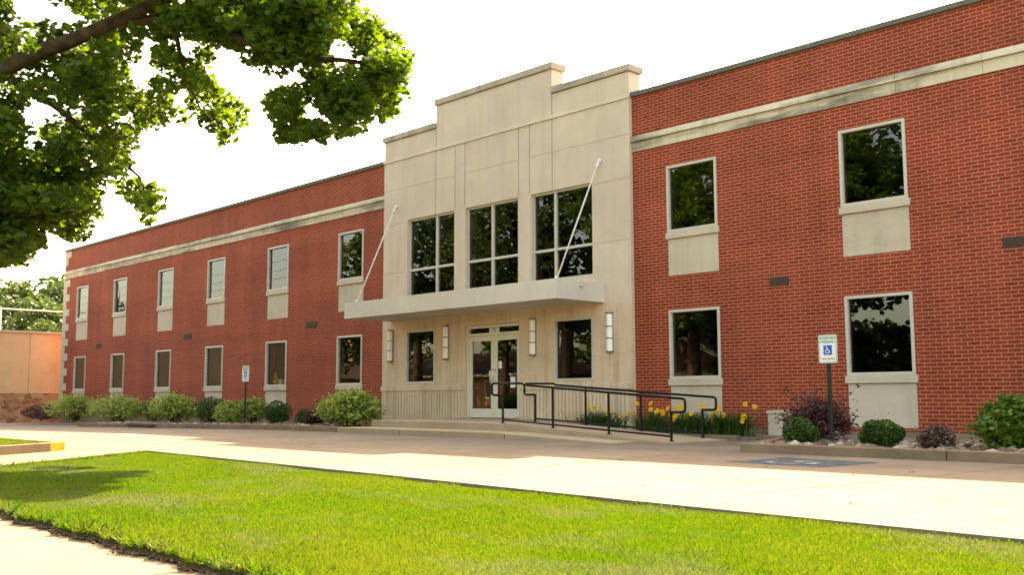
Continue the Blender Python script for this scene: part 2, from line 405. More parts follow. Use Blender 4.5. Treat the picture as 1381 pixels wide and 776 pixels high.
def facade(x0, x1, z0, z1, holes, y, thick, sil=None, extra_x=(), extra_z=()):
    """wall sheet with real thickness; holes = (x0,x1,z0,z1,depth) with depth None for a hole right through"""
    xs = {x0, x1, *extra_x}; zs = {z0, z1, *extra_z}
    for h in holes: xs |= {h[0], h[1]}; zs |= {h[2], h[3]}
    xs = sorted(x for x in xs if x0-1e-6 <= x <= x1+1e-6); zs = sorted(z for z in zs if z0-1e-6 <= z <= z1+1e-6)
    nx, nz = len(xs)-1, len(zs)-1
    D = [[0.0]*nz for _ in range(nx)]
    for i in range(nx):
        for j in range(nz):
            cx, cz = (xs[i]+xs[i+1])/2, (zs[j]+zs[j+1])/2
            if sil is not None and not sil(cx, cz): D[i][j] = None; continue
            d = 0.0
            for h in holes:
                if h[0] < cx < h[1] and h[2] < cz < h[3]:
                    if h[4] is None: d = None; break
                    d = max(d, h[4])
            D[i][j] = d
    mb = MB(); T = thick
    def g(i, j): return D[i][j] if 0 <= i < nx and 0 <= j < nz else None
    for i in range(nx):
        for j in range(nz):
            d = D[i][j]
            if d is None: continue
            a, b, c, e = xs[i], xs[i+1], zs[j], zs[j+1]
            mb.face((a, y+d, c), (b, y+d, c), (b, y+d, e), (a, y+d, e))
            mb.face((b, y+T, c), (a, y+T, c), (a, y+T, e), (b, y+T, e))
    def side(d1, d2, p, q):
        a = T if d1 is None else d1; b = T if d2 is None else d2
        if abs(a-b) < 1e-6: return
        mb.face((p[0], y+a, p[1]), (q[0], y+a, q[1]), (q[0], y+b, q[1]), (p[0], y+b, p[1]))
    for i in range(nx+1):
        for j in range(nz): side(g(i-1, j), g(i, j), (xs[i], zs[j]), (xs[i], zs[j+1]))
    for j in range(nz+1):
        for i in range(nx): side(g(i, j-1), g(i, j), (xs[i], zs[j]), (xs[i+1], zs[j]))
    return mb

# ------------------------------------------------------------------ leaves
MAPLE = np.array([(0, -.5), (.18, -.42), (.45, -.28), (.34, -.10), (.5, .12), (.25, .12), (.16, .30), (0, .5),
                  (-.16, .30), (-.25, .12), (-.5, .12), (-.34, -.10), (-.45, -.28), (-.18, -.42)])
OVAL = np.array([(0, -.5), (.24, -.2), (.26, .1), (0, .5), (-.26, .1), (-.24, -.2)])
def leaf_cloud(C, size, shape, up=0.6, jitter=0.35, fold=0.15):
    """C (n,3) leaf centres -> polygons of one leaf each"""
    n = len(C); k = len(shape)
    nr = rng.normal(size=(n, 3)); nr[:, 2] = np.abs(nr[:, 2])+up; nr /= np.linalg.norm(nr, axis=1)[:, None]
    a = rng.normal(size=(n, 3)); t = np.cross(nr, a); t /= np.linalg.norm(t, axis=1)[:, None]; b = np.cross(nr, t)
    s = size*(1+jitter*rng.uniform(-1, 1, n))
    P = C[:, None, :]+s[:, None, None]*(shape[None, :, 0, None]*t[:, None, :]+shape[None, :, 1, None]*b[:, None, :]
        + fold*(np.abs(shape[None, :, 0])-0.6*shape[None, :, 1]**2)[:, :, None]*-nr[:, None, :])
    return P.reshape(-1, 3), np.arange(n*k).reshape(n, k)

# ------------------------------------------------------------------ setting: ground
g_ = MB(); g_.face((-900, -900, -0.75), (900, -900, -0.75), (900, 900, -0.75), (-900, 900, -0.75))
tag(g_.build('ground', M['land']), kind='structure')

EDGE = [(-14.8, 6.69), (-11.9, 6.52), (-8.4, 6.29), (-4.97, 6.02), (-2.09, 5.89), (6, 5.45), (20, 4.7)]
LEFT = [(-14.8, 6.69), (-13.9, 5.55), (-13.24, 4.71), (-12.75, 4.02), (-11.95, 2.70)]
lot = MB()
lot.prism([(-22, -4.5), (-11.6, -4.5)] + LEFT[::-1] + EDGE[1:] + [(20, 17.2), (-22, 17.2)], -0.16, 0.0)
lot.prism([(-75, -4.5), (-22, -4.5), (-22, 17.2), (-75, 17.2)], -0.16, 0.0, gz)
tag(lot.build('parking_lot', M['concrete']), kind='structure')
# control joints sawn in the drive, as narrow dark strips of sealant
jt = MB()
for xa in (-4.6, -10.6, -16.8):
    jt.face((xa, 6.9, 0.004), (xa+0.02, 6.9, 0.004), (xa+0.42, 12.0, 0.004), (xa+0.40, 12.0, 0.004))
jt.face((-21.5, 9.62, 0.004), (18, 8.72, 0.004), (18, 8.745, 0.004), (-21.5, 9.645, 0.004))
tag(jt.build('pavement_joints', M['kerb']), kind='structure')

def swy(x): return 2.545-0.022*(x+8.02) if x < 6 else 2.237-0.03*(x-6)
def rag(x): return .022*math.sin(x*7)+.02*math.sin(x*17.3+1)+.016*math.sin(x*41+2)+.012*math.sin(x*83)
WALK_EDGE = [(x, swy(x)+.012+rag(x)) for x in np.arange(5.9, -11.9, -.035)]
lawn_poly = LEFT[::-1] + EDGE[1:] + [(20, 1.83), (6, 2.25)] + WALK_EDGE
lw = MB(); lw.prism(lawn_poly, -0.4, -0.045)
tag(lw.build('lawn', M['soil']), kind='structure')
# bare earth trench along the slab edge and the walk
tr = MB()
for k in range(len(EDGE)-1):
    (xa, ya), (xb, yb) = EDGE[k], EDGE[k+1]
    tr.face((xa, ya-0.07, -0.041), (xb, yb-0.07, -0.041), (xb, yb-0.001, -0.041), (xa, ya-0.001, -0.041))
tag(tr.build('soil_edge', M['earth']), kind='structure')
sw = MB()
xs = [-11.9, -10.2, -8.45, -6.62, -4.85, -3.1, -1.3, 0.5, 2.3, 6, 20]
for a, b in zip(xs[:-1], xs[1:]):
    sw.prism([(a+0.012, swy(a)-1.75), (b-0.012, swy(b)-1.75), (b-0.012, swy(b)), (a+0.012, swy(a))], -0.3, -0.085)
tag(sw.build('sidewalk', M['walk'], bevel=0.012), kind='structure')
vg = MB(); vg.prism([(-11.6, -4.5), (20, -4.5), (20, 0.1), (-11.6, 0.52)], -0.4, -0.11)
tag(vg.build('verge', M['land']), kind='structure')
st = MB(); st.prism([(-400, -12.5), (200, -12.5), (200, -4.6), (-400, -4.6)], -0.4, -0.22)
tag(st.build('street', M['asphalt']), kind='structure')

# island lawn across the drive
ISL = [(-14.3, 3.2), (-14.9, 4.66), (-15.45, 5.55), (-15.75, 5.86), (-16.1, 5.93), (-18.0, 5.80), (-40, 5.4), (-40, -4.4), (-12.4, -4.4)]
def inset(poly, d):
    n = len(poly); out = []
    for i in range(n):
        a, b, c = Vector(poly[i-1]), Vector(poly[i]), Vector(poly[(i+1) % n])
        e1 = (b-a).normalized(); e2 = (c-b).normalized()
        n1 = Vector((-e1.y, e1.x)); n2 = Vector((-e2.y, e2.x)); m_ = (n1+n2).normalized()
        out.append(tuple(b+m_*(d/max(0.4, m_.dot(n1)))))
    return out
ISL_IN = inset(ISL, 0.16)
def pip(px, py, poly):
    inside = np.zeros(np.shape(px), bool); n = len(poly)
    for i in range(n):
        x1, y1 = poly[i]; x2, y2 = poly[(i+1) % n]
        c = ((y1 > py) != (y2 > py)) & (px < (x2-x1)*(py-y1)/((y2-y1) if abs(y2-y1) > 1e-12 else 1e-12)+x1)
        inside ^= c
    return inside
if not pip(np.array([ISL_IN[1][0]]), np.array([ISL_IN[1][1]]), ISL)[0]: ISL_IN = inset(ISL, -0.16)
kb = MB(); ke = MB()
for i in range(len(ISL)):
    j = (i+1) % len(ISL)
    tgt = ke if i in (2, 3) else kb
    tgt.hexa([(*ISL[i], -0.02), (*ISL[j], -0.02), (*ISL_IN[j], -0.02), (*ISL_IN[i], -0.02)],
             [(*ISL[i], 0.125), (*ISL[j], 0.125), (*ISL_IN[j], 0.125), (*ISL_IN[i], 0.125)])
ko = tag(kb.build('kerb', M['kerb']), kind='structure')
kp = tag(ke.build('painted_kerb_end', M['yellow_paint'], ko), 'yellow painted rounded kerb end')
il = MB(); il.prism(ISL_IN, -0.1, 0.085); tag(il.build('island_lawn', M['soil']), kind='structure')

# ------------------------------------------------------------------ grass blades
def blades(poly, n, z, zone=None, hmin=0.025, hmax=0.055, near=5.0, w0=0.0035):
    P = np.array(poly); lo = P.min(0); hi = P.max(0)
    if zone is not None: lo = np.maximum(lo, zone[:2]); hi = np.minimum(hi, zone[2:])
    X = rng.uniform(lo[0], hi[0], n); Y = rng.uniform(lo[1], hi[1], n)
    d = np.hypot(X, Y)
    keep = pip(X, Y, poly) & (rng.uniform(size=n) < np.clip((near/d)**1.2, 0.02, 1))
    px, py, zz = project(np.stack([X, Y, np.full(n, z)], 1))
    keep &= (zz > 0.3) & (px > -260) & (px < 1640)
    X, Y, d = X[keep], Y[keep], d[keep]; n = len(X)
    h = rng.uniform(hmin, hmax, n)*(1+0.35*np.sin(X*1.7+Y*2.3)*np.sin(X*0.9-Y*1.3))
    a = rng.uniform(0, 2*np.pi, n); lean = rng.uniform(0.1, 0.75, n)*h
    dx, dy = np.cos(a), np.sin(a)
    a2 = rng.uniform(0, 2*np.pi, n); wx, wy = np.cos(a2), np.sin(a2)
    w = w0*rng.uniform(0.7, 1.3, n)*np.clip((d/near)**.8, 1, 2.4)
    B = np.stack([X, Y, np.full(n, z)], 1)
    W = np.stack([wx*w, wy*w, np.zeros(n)], 1)
    mid = B+np.stack([dx*lean*0.35, dy*lean*0.35, h*0.6], 1)
    tip = B+np.stack([dx*lean, dy*lean, h], 1)
    V = np.stack([B-W, B+W, mid+W*0.75, tip, mid-W*0.75], 1).reshape(-1, 3)
    return V, np.arange(n*5).reshape(n, 5)
V, F = blades(lawn_poly, 2900000, -0.047, (-15.0, 1.5, 2.0, 7.0), hmin=.012, hmax=.038, w0=.0017)
tag(np_obj('grass', V, F, M['grass']), kind='stuff')
V, F = blades(ISL_IN, 260000, 0.083, (-24, 2.0, -14, 6), near=11)
tag(np_obj('island_grass', V, F, M['grass']), kind='stuff')
# longer untrimmed blades along the slab edge
ex = []
for k in range(2600):
    s = rng.uniform(); i = int(rng.integers(0, 4)); (xa, ya), (xb, yb) = EDGE[i], EDGE[i+1]
    x = xa+(xb-xa)*s; cl = math.sin(x*5.1)+math.sin(x*2.3+1)
    if cl < 0.2: continue
    ex.append((x, ya+(yb-ya)*s-0.015-rng.uniform(0, 0.09)))
for k in range(16000):
    x = rng.uniform(-9, 1); ex.append((x, swy(x)+.012+rag(x)+rng.uniform(-.03, .05)))
for k in range(5000):
    s_ = rng.uniform(); i = int(rng.integers(0, 4)); (xa, ya), (xb, yb) = LEFT[i], LEFT[i+1]
    ex.append((xa+(xb-xa)*s_+rng.uniform(.0, .07), ya+(yb-ya)*s_-.01))
ex = np.array(ex); n = len(ex); h = rng.uniform(0.015, 0.05, n)*np.where(rng.uniform(size=n) < .12, 1.9, 1); a = rng.uniform(0, 6.28, n)
B = np.stack([ex[:, 0], ex[:, 1], np.full(n, -0.045)], 1); W = np.stack([np.cos(a)*0.003, np.sin(a)*0.003, 0*a], 1)
a = rng.uniform(0, 6.28, n); ln = rng.uniform(0.01, 0.06, n)
T = B+np.stack([np.cos(a)*ln, np.sin(a)*ln, h], 1); Md = B+np.stack([np.cos(a)*ln*.35, np.sin(a)*ln*.35, h*.65], 1)
V = np.stack([B-W, B+W, Md+W*.7, T, Md-W*.7], 1).reshape(-1, 3)
eb = []
for k in range(5000):
    x = rng.uniform(-9, 0); eb.append((x, swy(x)+rag(x)+.012-rng.exponential(.016)))
eb = np.array(eb)
b = bmesh.new(); bmesh.ops.create_icosphere(b, subdivisions=1, radius=1); tv = np.array([v.co[:] for v in b.verts]); tf = np.array([[v.index for v in f.verts] for f in b.faces]); b.free()
sz = rng.uniform(.003, .011, len(eb)); VV = tv[None]*(1+.35*rng.uniform(-1, 1, (len(eb), len(tv), 1)))*sz[:, None, None]+np.stack([eb[:, 0], eb[:, 1], -.078+sz*.6], 1)[:, None, :]
tag(np_obj('soil_crumbs', VV.reshape(-1, 3), (tf[None]+(np.arange(len(eb))*len(tv))[:, None, None]).reshape(-1, 3), M['earth']), kind='stuff')
tag(np_obj('edge_grass', V, np.arange(n*5).reshape(n, 5), M['grass']), kind='stuff')

# ------------------------------------------------------------------ office building
BX0, BX1, YB, YD = -47.24, 8.0, 17.25, 36.0
SX0, SX1, YS = -22.95, -13.95, 17.15
ZL0, ZL1, ZU0, ZU1, ZR = 1.156, 2.612, 4.275, 5.724, 7.46
bld = thing('office_building', (-18.45, YB, 0), 'two storey red brick office building with pale stone entrance front and stepped parapet', 'building')
WL = [-45.67, -41.70, -37.52, -33.54, -29.40, -25.32]; WR = [-13.02, -9.02, -5.0, -1.0, 3.0]; WW = 1.28
holesL = []; holesR = []
for hs, lst in ((holesL, WL), (holesR, WR)):
    for x in lst:
        hs.append((x, x+WW, ZL0-0.14, ZL1, None)); hs.append((x, x+WW, ZU0-0.14, ZU1, None))
        hs.append((x, x+WW, 0.226, ZL0-0.14, 0.05)); hs.append((x, x+WW, 3.345, ZU0-0.14, 0.05))
wall = facade(BX0, SX0+0.1, -0.5, ZR, holesL, YB, 0.32)
w2 = facade(SX1-0.1, BX1, -0.5, ZR, holesR, YB, 0.32)
k = len(wall.v); wall.v += w2.v; wall.f += [tuple(i+k for i in f) for f in w2.f]
wall.box(BX0, YB+0.322, -0.5, BX0+0.3, YD, ZR); wall.box(BX1-0.3, YB+0.322, -0.5, BX1, YD, ZR)
wall.box(BX0+0.302, YD-0.3, -0.5, BX1-0.302, YD, ZR)
wall.build('brick_wall', M['brick'], bld)
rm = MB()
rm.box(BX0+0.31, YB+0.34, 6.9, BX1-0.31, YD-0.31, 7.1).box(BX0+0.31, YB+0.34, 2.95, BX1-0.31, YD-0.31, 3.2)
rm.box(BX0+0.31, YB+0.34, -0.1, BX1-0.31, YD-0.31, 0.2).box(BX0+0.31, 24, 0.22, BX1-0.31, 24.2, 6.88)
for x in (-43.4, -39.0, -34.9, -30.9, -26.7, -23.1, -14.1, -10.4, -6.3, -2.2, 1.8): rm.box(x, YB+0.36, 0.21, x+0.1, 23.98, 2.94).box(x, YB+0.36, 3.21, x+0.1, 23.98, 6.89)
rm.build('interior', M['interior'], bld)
MB().box(BX0-0.04, YB-0.06, ZR, SX0-0.002, YB+0.4, 7.57).build('coping', M['coping_dark'], bld, bevel=0.012)
MB().box(SX1+0.002, YB-0.06, ZR, BX1+0.05, YB+0.4, 7.57).build('coping', M['coping_dark'], bld, bevel=0.012)
def band(xa, xb, step):
    x = xa; bd = MB()
    while x < xb-0.01:
        e = min(x+step, xb); g = 0.004
        for (za, zb, pr, pr2) in ((6.20, 6.415, 0.03, 0.03), (6.418, 6.55, 0.085, 0.045)):
            bd.hexa([(x+g, YB-pr, za), (e-g, YB-pr, za), (e-g, YB+0.02, za), (x+g, YB+0.02, za)],
                    [(x+g, YB-pr2, zb), (e-g, YB-pr2, zb), (e-g, YB+0.02, zb), (x+g, YB+0.02, zb)])
        x = e
    bd.build('stone_band', M['band'], bld)
band(BX0-0.02, SX0-0.002, 1.52); band(SX1+0.002, BX1, 1.52)
fd = MB(); fd.box(BX0-0.02, YB-0.02, -0.5, SX0-0.003, YB-0.002, 0.10).box(SX1+0.003, YB-0.02, -0.5, BX1, YB-0.002, 0.16)
fd.build('foundation', M['kerb'], bld)
z = 0.12; i = 0
while z < 7.4:
    zt = min(z+0.335, 7.45); wq = 0.72 if i % 2 else 0.38
    if not (z < 6.2 < zt or 6.2 <= z < 6.55): MB().box(BX0-0.03, YB-0.028, z+0.004, BX0+wq, YB+0.3, zt-0.004).build('quoin', M['panel'], bld, bevel=0.008)
    z = zt; i += 1

# windows of the brick wings
FR = 0.055; FD = 0.075
def make_window(loc, z0, z1, parent, width=WW, apron=True, blind=False, pane=None):
    yf = loc[1]-0.028
    f = MB(); x0, x1 = loc[0]+0.003, loc[0]+width-0.003; zz1 = z1-0.003
    yb = yf+FD+0.03
    f.box(x0, yf, z0, x0+FR, yb, zz1).box(x1-FR, yf, z0, x1, yb, zz1)
    f.box(x0+FR, yf+0.001, z0, x1-FR, yb, z0+FR).box(x0+FR, yf+0.001, zz1-FR, x1-FR, yb, zz1)
    fo = f.build('window', M['frame'], parent, bevel=0.006)
    p = MB(); p.face((x0+FR-.005, yf+FD, z0+FR-.005), (x1-FR+.005, yf+FD, z0+FR-.005), (x1-FR+.005, yf+FD, zz1-FR+.005), (x0+FR-.005, yf+FD, zz1-FR+.005))
    p.build('pane', pane or M['glass'], fo)
    if apron:
        MB().box(x0-0.035, yf-0.012, z0-0.14, x1+0.035, yf+0.30, z0-0.002).build('sill', M['panel'], fo, bevel=0.01)
        a0 = 0.226 if z0 < 3 else 3.345
        MB().box(x0, loc[1]+0.010, a0+0.003, x1, loc[1]+0.048, z0-0.143).build('apron_panel', M['panel'], fo)
    if blind:
        MB().box(x0+0.03, yf+FD+0.06, z0+0.02, x1-0.03, yf+FD+0.075, z1-0.02).build('blind', M['blind'], fo)
    return fo
for idx, x in enumerate(WL):
    lower = make_window((x, YB), ZL0, ZL1, bld, blind=idx < 4)
    if idx < 4: lower['label'] = 'window with a brown blind drawn right down'
    up = make_window((x, YB), ZU0, ZU1, bld)
    if idx == 4: win5 = lower
for x in WR:
    make_window((x, YB), ZL0, ZL1, bld); make_window((x, YB), ZU0, ZU1, bld)
# vents
for (xa, za, w, h) in ((-10.57, 2.92, .42, .18), (-6.2, 3.2, .42, .18), (-27.04, 2.93, .60, .21), (-35.27, 2.94, .60, .21), (-43.33, 2.90, .52, .21)):
    v = MB(); v.box(xa, YB-0.012, za, xa+w, YB+0.004, za+h)
    for q in range(4): v.box(xa+0.015, YB-0.022, za+0.02+q*(h-.03)/4, xa+w-0.015, YB-0.013, za+0.02+q*(h-.03)/4+0.016)
    v.build('vent', M['vent'], bld)

# stone entrance front
def sil(cx, cz):
    top = 8.67 if -20.65 < cx < -16.32 else 8.05
    return cz < top
HW = [(-21.87, -19.88), (-19.45, -17.49), (-17.05, -15.07)]
UZ0, UZ1 = 3.53, 5.69
holes = [(a, b, UZ0, UZ1, None) for a, b in HW]
holes += [(-21.90, -20.64, 1.155, 2.605, None), (-16.31, -15.07, 1.155, 2.605, None), (-19.46, -17.46, 0.2, 2.60, None)]
gw = 0.013; gd = 0.03
for x in (-20.65, -16.32): holes.append((x-gw, x+gw, 5.69, 8.09, gd))
for x in (-19.86, -19.47, -17.47, -17.08): holes.append((x-gw, x+gw, 5.72, 7.43, gd))
jw = 0.004
for (a, b, z) in ((SX0, -20.67, 6.62), (-20.63, -19.88, 6.62), (-19.45, -17.49, 6.62), (-17.06, -16.34, 6.62), (-16.30, SX1, 6.62),
                  (SX0, -21.9, 5.63), (-15.05, SX1, 5.63), (SX0, -21.9, 4.25), (-15.05, SX1, 4.25), (-15.05, SX1, 2.86), (SX0, -21.9, 2.86)):
    holes.append((a, b, z-jw, z+jw, 0.012))
for x in (-22.4, -20.15, -16.9, -14.6): holes.append((x-jw, x+jw, 1.1, 2.86, 0.012))
up_ = facade(SX0, SX1, 2.86, 8.72, [h for h in holes if h[3] > 2.87], YS, 0.40, sil, (-20.65, -16.32), (8.05, 8.67))
up_.build('stone_front', M['stone'], bld)
lo_ = facade(SX0, SX1, -0.3, 2.86, [(h[0], h[1], h[2], min(h[3], 2.86), h[4]) for h in holes if h[2] < 2.8], YS, 0.40)
lo_.build('stone_ground_storey', M['stone_low'], bld)
cp = MB()
for q in ((SX0-0.05, 8.06, -20.652, 8.22), (-20.70, 8.68, -16.27, 8.85), (-16.318, 8.06, SX1+0.06, 8.22)):
    MB().box(q[0], YS-0.055, q[1], q[2], YS+0.46, q[3]).build('parapet_cap', M['coping'], bld, bevel=0.012)
MB().hexa([(SX0-0.015, YS-0.03, 7.44), (SX1+0.015, YS-0.03, 7.44), (SX1+0.015, YS-0.001, 7.44), (SX0-0.015, YS-0.001, 7.44)],
          [(SX0-0.015, YS-0.015, 7.53), (SX1+0.015, YS-0.015, 7.53), (SX1+0.015, YS-0.001, 7.53), (SX0-0.015, YS-0.001, 7.53)]).build('ledge', M['stone'], bld)
# reeded wainscot
def reeds(a, b):
    x = a+0.02; i = 0; rd = MB()
    while x+0.09 < b-0.01:
        if i % 9 == 8: x += 0.045
        rd.box(x, YS-0.026, -0.2, x+0.078, YS-0.001, 0.955); x += 0.111; i += 1
    rd.build('reeded_wainscot', M['reeded'], bld, bevel=0.012)
reeds(SX0, -19.50); reeds(-17.42, SX1)
MB().box(SX0-0.02, YS-0.04, 0.958, -19.49, YS-0.001, 1.09).build('wainscot_cap', M['stone_low'], bld, bevel=0.012)
MB().box(-17.43, YS-0.04, 0.958, SX1+0.02, YS-0.001, 1.09).build('wainscot_cap', M['stone_low'], bld, bevel=0.012)
# big entrance windows
def grid_window(x0, x1, z0, z1, mx, mz, y, parent):
    f = MB(); b = 0.05; yb = y+0.09
    f.box(x0, y, z0, x0+b, yb, z1).box(x1-b, y, z0, x1, yb, z1)
    f.box(x0+b, y+.001, z1-b, x1-b, yb, z1).box(x0+b, y+.001, z0, x1-b, yb, z0+b)
    f.box(mx-.032, y+.002, z0+b, mx+.032, yb, z1-b); f.box(x0+b, y+.003, mz-.03, mx-.032, yb, mz+.03).box(mx+.032, y+.003, mz-.03, x1-b, yb, mz+.03)
    fo = f.build('window', M['frame'], parent, bevel=0.004)
    for (xa, xb) in ((x0+b, mx-.032), (mx+.032, x1-b)):
        for (za, zb) in ((z0+b, mz-.03), (mz+.03, z1-b)):
            p = MB(); p.face((xa-.004, y+.06, za-.004), (xb+.004, y+.06, za-.004), (xb+.004, y+.06, zb+.004), (xa-.004, y+.06, zb+.004)); p.build('pane', M['glass'], fo)
    return fo
for (a, b), mx in zip(HW, (-20.67, -18.48), ) if False else zip(HW, (-20.67, -18.48, -16.29)):
    grid_window(a+.002, b-.002, UZ0+.002, UZ1-.002, mx, 4.27, YS+0.06, bld)
for a in (-21.90, -16.31):
    wd = make_window((a, YS+0.02), 1.157, 2.603, bld, 1.26 if a < -20 else 1.24, apron=False)
# doors
df = MB(); y = YS+0.07
df.box(-19.455, y, 0.26, -19.39, y+.12, 2.595).box(-17.53, y, 0.26, -17.465, y+.12, 2.595).box(-19.39, y+.001, 2.53, -17.53, y+.12, 2.595).box(-19.39, y+.001, 2.335, -17.53, y+.12, 2.40)
dfo = df.build('door_frame', M['door'], bld, bevel=0.005)
p = MB(); p.face((-19.39, y+.07, 2.40), (-17.53, y+.07, 2.40), (-17.53, y+.07, 2.53), (-19.39, y+.07, 2.53)); p.build('transom', M['glass'], dfo)
MB().box(-18.66, y+.056, 2.405, -18.30, y+.064, 2.522).build('number_plate', M['paper'], dfo)
text_mesh('737', 0.125, 'street_number', M['black'], dfo, (-18.48, y+.054, 2.463))
MB().box(-19.6, YS-0.02, 0.2, -17.3, YS+0.5, 0.268).build('threshold', M['step'], bld)
for side, (xa, xb) in ((-1, (-19.386, -18.466)), (1, (-18.454, -17.534))):
    d = MB(); yd = y+.03; s = 0.105
    d.box(xa, yd, 0.28, xa+s, yd+.05, 2.33).box(xb-s, yd, 0.28, xb, yd+.05, 2.33)
    d.box(xa+s, yd+.001, 2.20, xb-s, yd+.05, 2.33).box(xa+s, yd+.001, 0.28, xb-s, yd+.05, 0.50)
    do = d.build('entrance_door', M['door'], bld, bevel=0.004)
    p = MB(); p.face((xa+s, yd+.025, 0.5), (xb-s, yd+.025, 0.5), (xb-s, yd+.025, 2.2), (xa+s, yd+.025, 2.2)); p.build('glass', M['glass'], do)
    hx = xb-0.05 if side < 0 else xa+0.05
    MB().tube([(hx, yd, 1.12), (hx+side*-.0, yd-.07, 1.14), (hx, yd-.085, 1.18), (hx, yd-.085, 1.42), (hx, yd-.07, 1.46), (hx, yd, 1.48)], 0.014, 8).build('handle', M['steel'], do, True)
    if side > 0:
        MB().box(xa+s+.03, yd+.018, 1.50, xa+s+.15, yd+.022, 1.68).build('notice', M['paper'], do)
        MB().box(xb-s-.25, yd+.018, 1.02, xb-s-.08, yd+.022, 1.28).build('notice', M['paper'], do)
# canopy
CX0, CX1, CY, CZ0, CZ1 = -22.57, -14.72, 15.58, 2.89, 3.315
cn = MB()
xs = [CX0, -19.95, -17.33, CX1]
for a, b in zip(xs[:-1], xs[1:]): cn.box(a+.003, CY, CZ0, b-.003, CY+0.05, CZ1)
cn.box(CX0+.05, CY+.052, CZ0+.015, CX1-.05, YS-.004, CZ1-.06)
cn.box(CX0+.003, CY+.052, CZ0, CX0+.05, YS-.004, CZ1).box(CX1-.05, CY+.052, CZ0, CX1-.003, YS-.004, CZ1)
cno = cn.build('canopy', M['canopy'], bld)
for (a, b) in (((-22.12, 15.66, CZ1-.03), (-22.36, YS-.03, 6.13)), ((-14.80, 15.66, CZ1-.03), (-14.82, YS-.03, 6.15))):
    t = MB(); t.tube([a, b], 0.017, 8)
    t.tube([(b[0], YS+.001, b[2]), (b[0], YS-.03, b[2])], 0.05, 12); t.tube([(a[0], a[1], CZ1-.06), (a[0], a[1], CZ1+.06)], 0.035, 8)
    t.tube([Vector(a).lerp(Vector(b), .93), Vector(a).lerp(Vector(b), .985)], 0.034, 8)
    t.build('tie_rod', M['rod'], cno, True)
MB().box(CX1-.002, 16.30, CZ1-.05, CX1+.05, 16.38, CZ1+.06).tube([(CX1+.02, 16.34, CZ1-.06), (CX1+.02, 16.34, CZ1-.12)], .05, 8).build('drain_spout', M['canopy'], cno)

# wall lamps
lamp_labels = ['tall frosted wall lamp at the far end of the stone front, next to the brick wing with tied shrubs',
               'tall frosted wall lamp between the glass doors and the window away from the ramp',
               'tall frosted wall lamp between the door and the window behind the ramp railings',
               'tall frosted wall lamp beyond the canopy end, next to the brick wall with lilies below']
lamp_labels[0] = 'tall frosted wall lamp beside the brick wing with the spirea, outermost under the canopy'
for lx, lab in zip((-22.53, -20.15, -16.96, -14.56), lamp_labels):
    t = thing('wall_lamp', (lx, YS, 1.76), lab, 'lamp', 'wall lamps on the stone entrance front')
    MB().box(lx-.075, YS-.03, 1.77, lx+.075, YS-.001, 2.65).build('back_plate', M['bronze'], t)
    d = MB(); n = 10; zz = [1.80, 2.62]
    pts = [(lx+.078*math.cos(math.pi*q/n), YS-.031-.09*math.sin(math.pi*q/n)) for q in range(n+1)]
    d.prism([(a, b) for a, b in pts][::-1], 1.80, 2.62); d.build('diffuser', M['diffuser'], t)
    for (za, zb, e) in ((1.765, 1.80, .012), (2.07, 2.092, .008), (2.335, 2.357, .008), (2.621, 2.655, .012)):
        pr = [(lx+(.078+e)*math.cos(math.pi*q/n), YS-.0305-(.09+e)*math.sin(math.pi*q/n)) for q in range(n+1)]
        MB().prism(pr[::-1], za, zb).build('metal_band', M['bronze'], t)

# things on the fifth window's sill inside
tx = WL[4]
t = thing('plush_toy', (tx+.42, YB+.17, ZL0+.06), 'bright yellow plush toy behind the glass of a ground floor window', 'toy')
b = bmesh.new(); bmesh.ops.create_uvsphere(b, u_segments=12, v_segments=8, radius=.11, matrix=Matrix.Translation((0, 0, .09)))
bmesh.ops.create_uvsphere(b, u_segments=12, v_segments=8, radius=.07, matrix=Matrix.Translation((-.05, 0, .24)))
for e in (-1, 1): bmesh.ops.create_cone(b, segments=8, radius1=.035, radius2=.01, depth=.14, cap_ends=True, matrix=Matrix.Translation((-.05+e*.05, 0, .34)) @ Matrix.Rotation(e*-.4, 4, 'Y'))
me = bpy.data.meshes.new('body'); b.to_mesh(me); b.free(); me.materials.append(M['toy'])
o = bpy.data.objects.new('body', me); col.objects.link(o); o.parent = t
for (dx, w, h, lab) in ((.62, .2, .16, 'white paper box beside the yellow plush toy on the window sill'), (1.02, .12, .26, 'tall white carton at the near corner of the window sill')):
    bx = MB().box(tx+dx, YB+.12, ZL0+.06, tx+dx+w, YB+.28, ZL0+.06+h)
    bx.box(tx+dx-.005, YB+.115, ZL0+.06+h*.8, tx+dx+w+.005, YB+.285, ZL0+.06+h+.004)
    tag(bx.build('paper_box', M['paper']), lab, 'box', 'boxes on the window sill')
for ch in win5.children:
    if ch.name.startswith('pane'): ch.data.materials.clear(); ch.data.materials.append(M['glass_clear'])

# ------------------------------------------------------------------ landing, steps, ramp
RX0, RX1 = -14.5, -10.5
rp = MB()
rp.box(-19.4, 14.2, -0.1, RX0, 17.10, 0.262)
rp.hexa([(RX0, 13.98, -.1), (RX1, 13.98, -.1), (RX1, 15.56, -.1), (RX0, 15.56, -.1)], [(RX0, 13.98, .262), (RX1, 13.98, .008), (RX1, 15.56, .008), (RX0, 15.56, .262)])
rp.box(-15.0, 13.98, -0.1, RX0-.001, 14.199, .262)
lo = MB()
lo.box(-19.4, 13.25, -0.1, -14.2, 14.198, 0.112)
lo.hexa([(-14.198, 13.25, -.1), (-11.3, 13.25, -.1), (-11.3, 13.978, -.1), (-14.198, 13.978, -.1)], [(-14.198, 13.25, .112), (-11.3, 13.25, .006), (-11.3, 13.978, .006), (-14.198, 13.978, .112)])
ramp_t = thing('entrance_ramp', (-16, 14.5, 0), 'concrete landing, low step and sloping ramp in front of the glass doors', 'ramp')
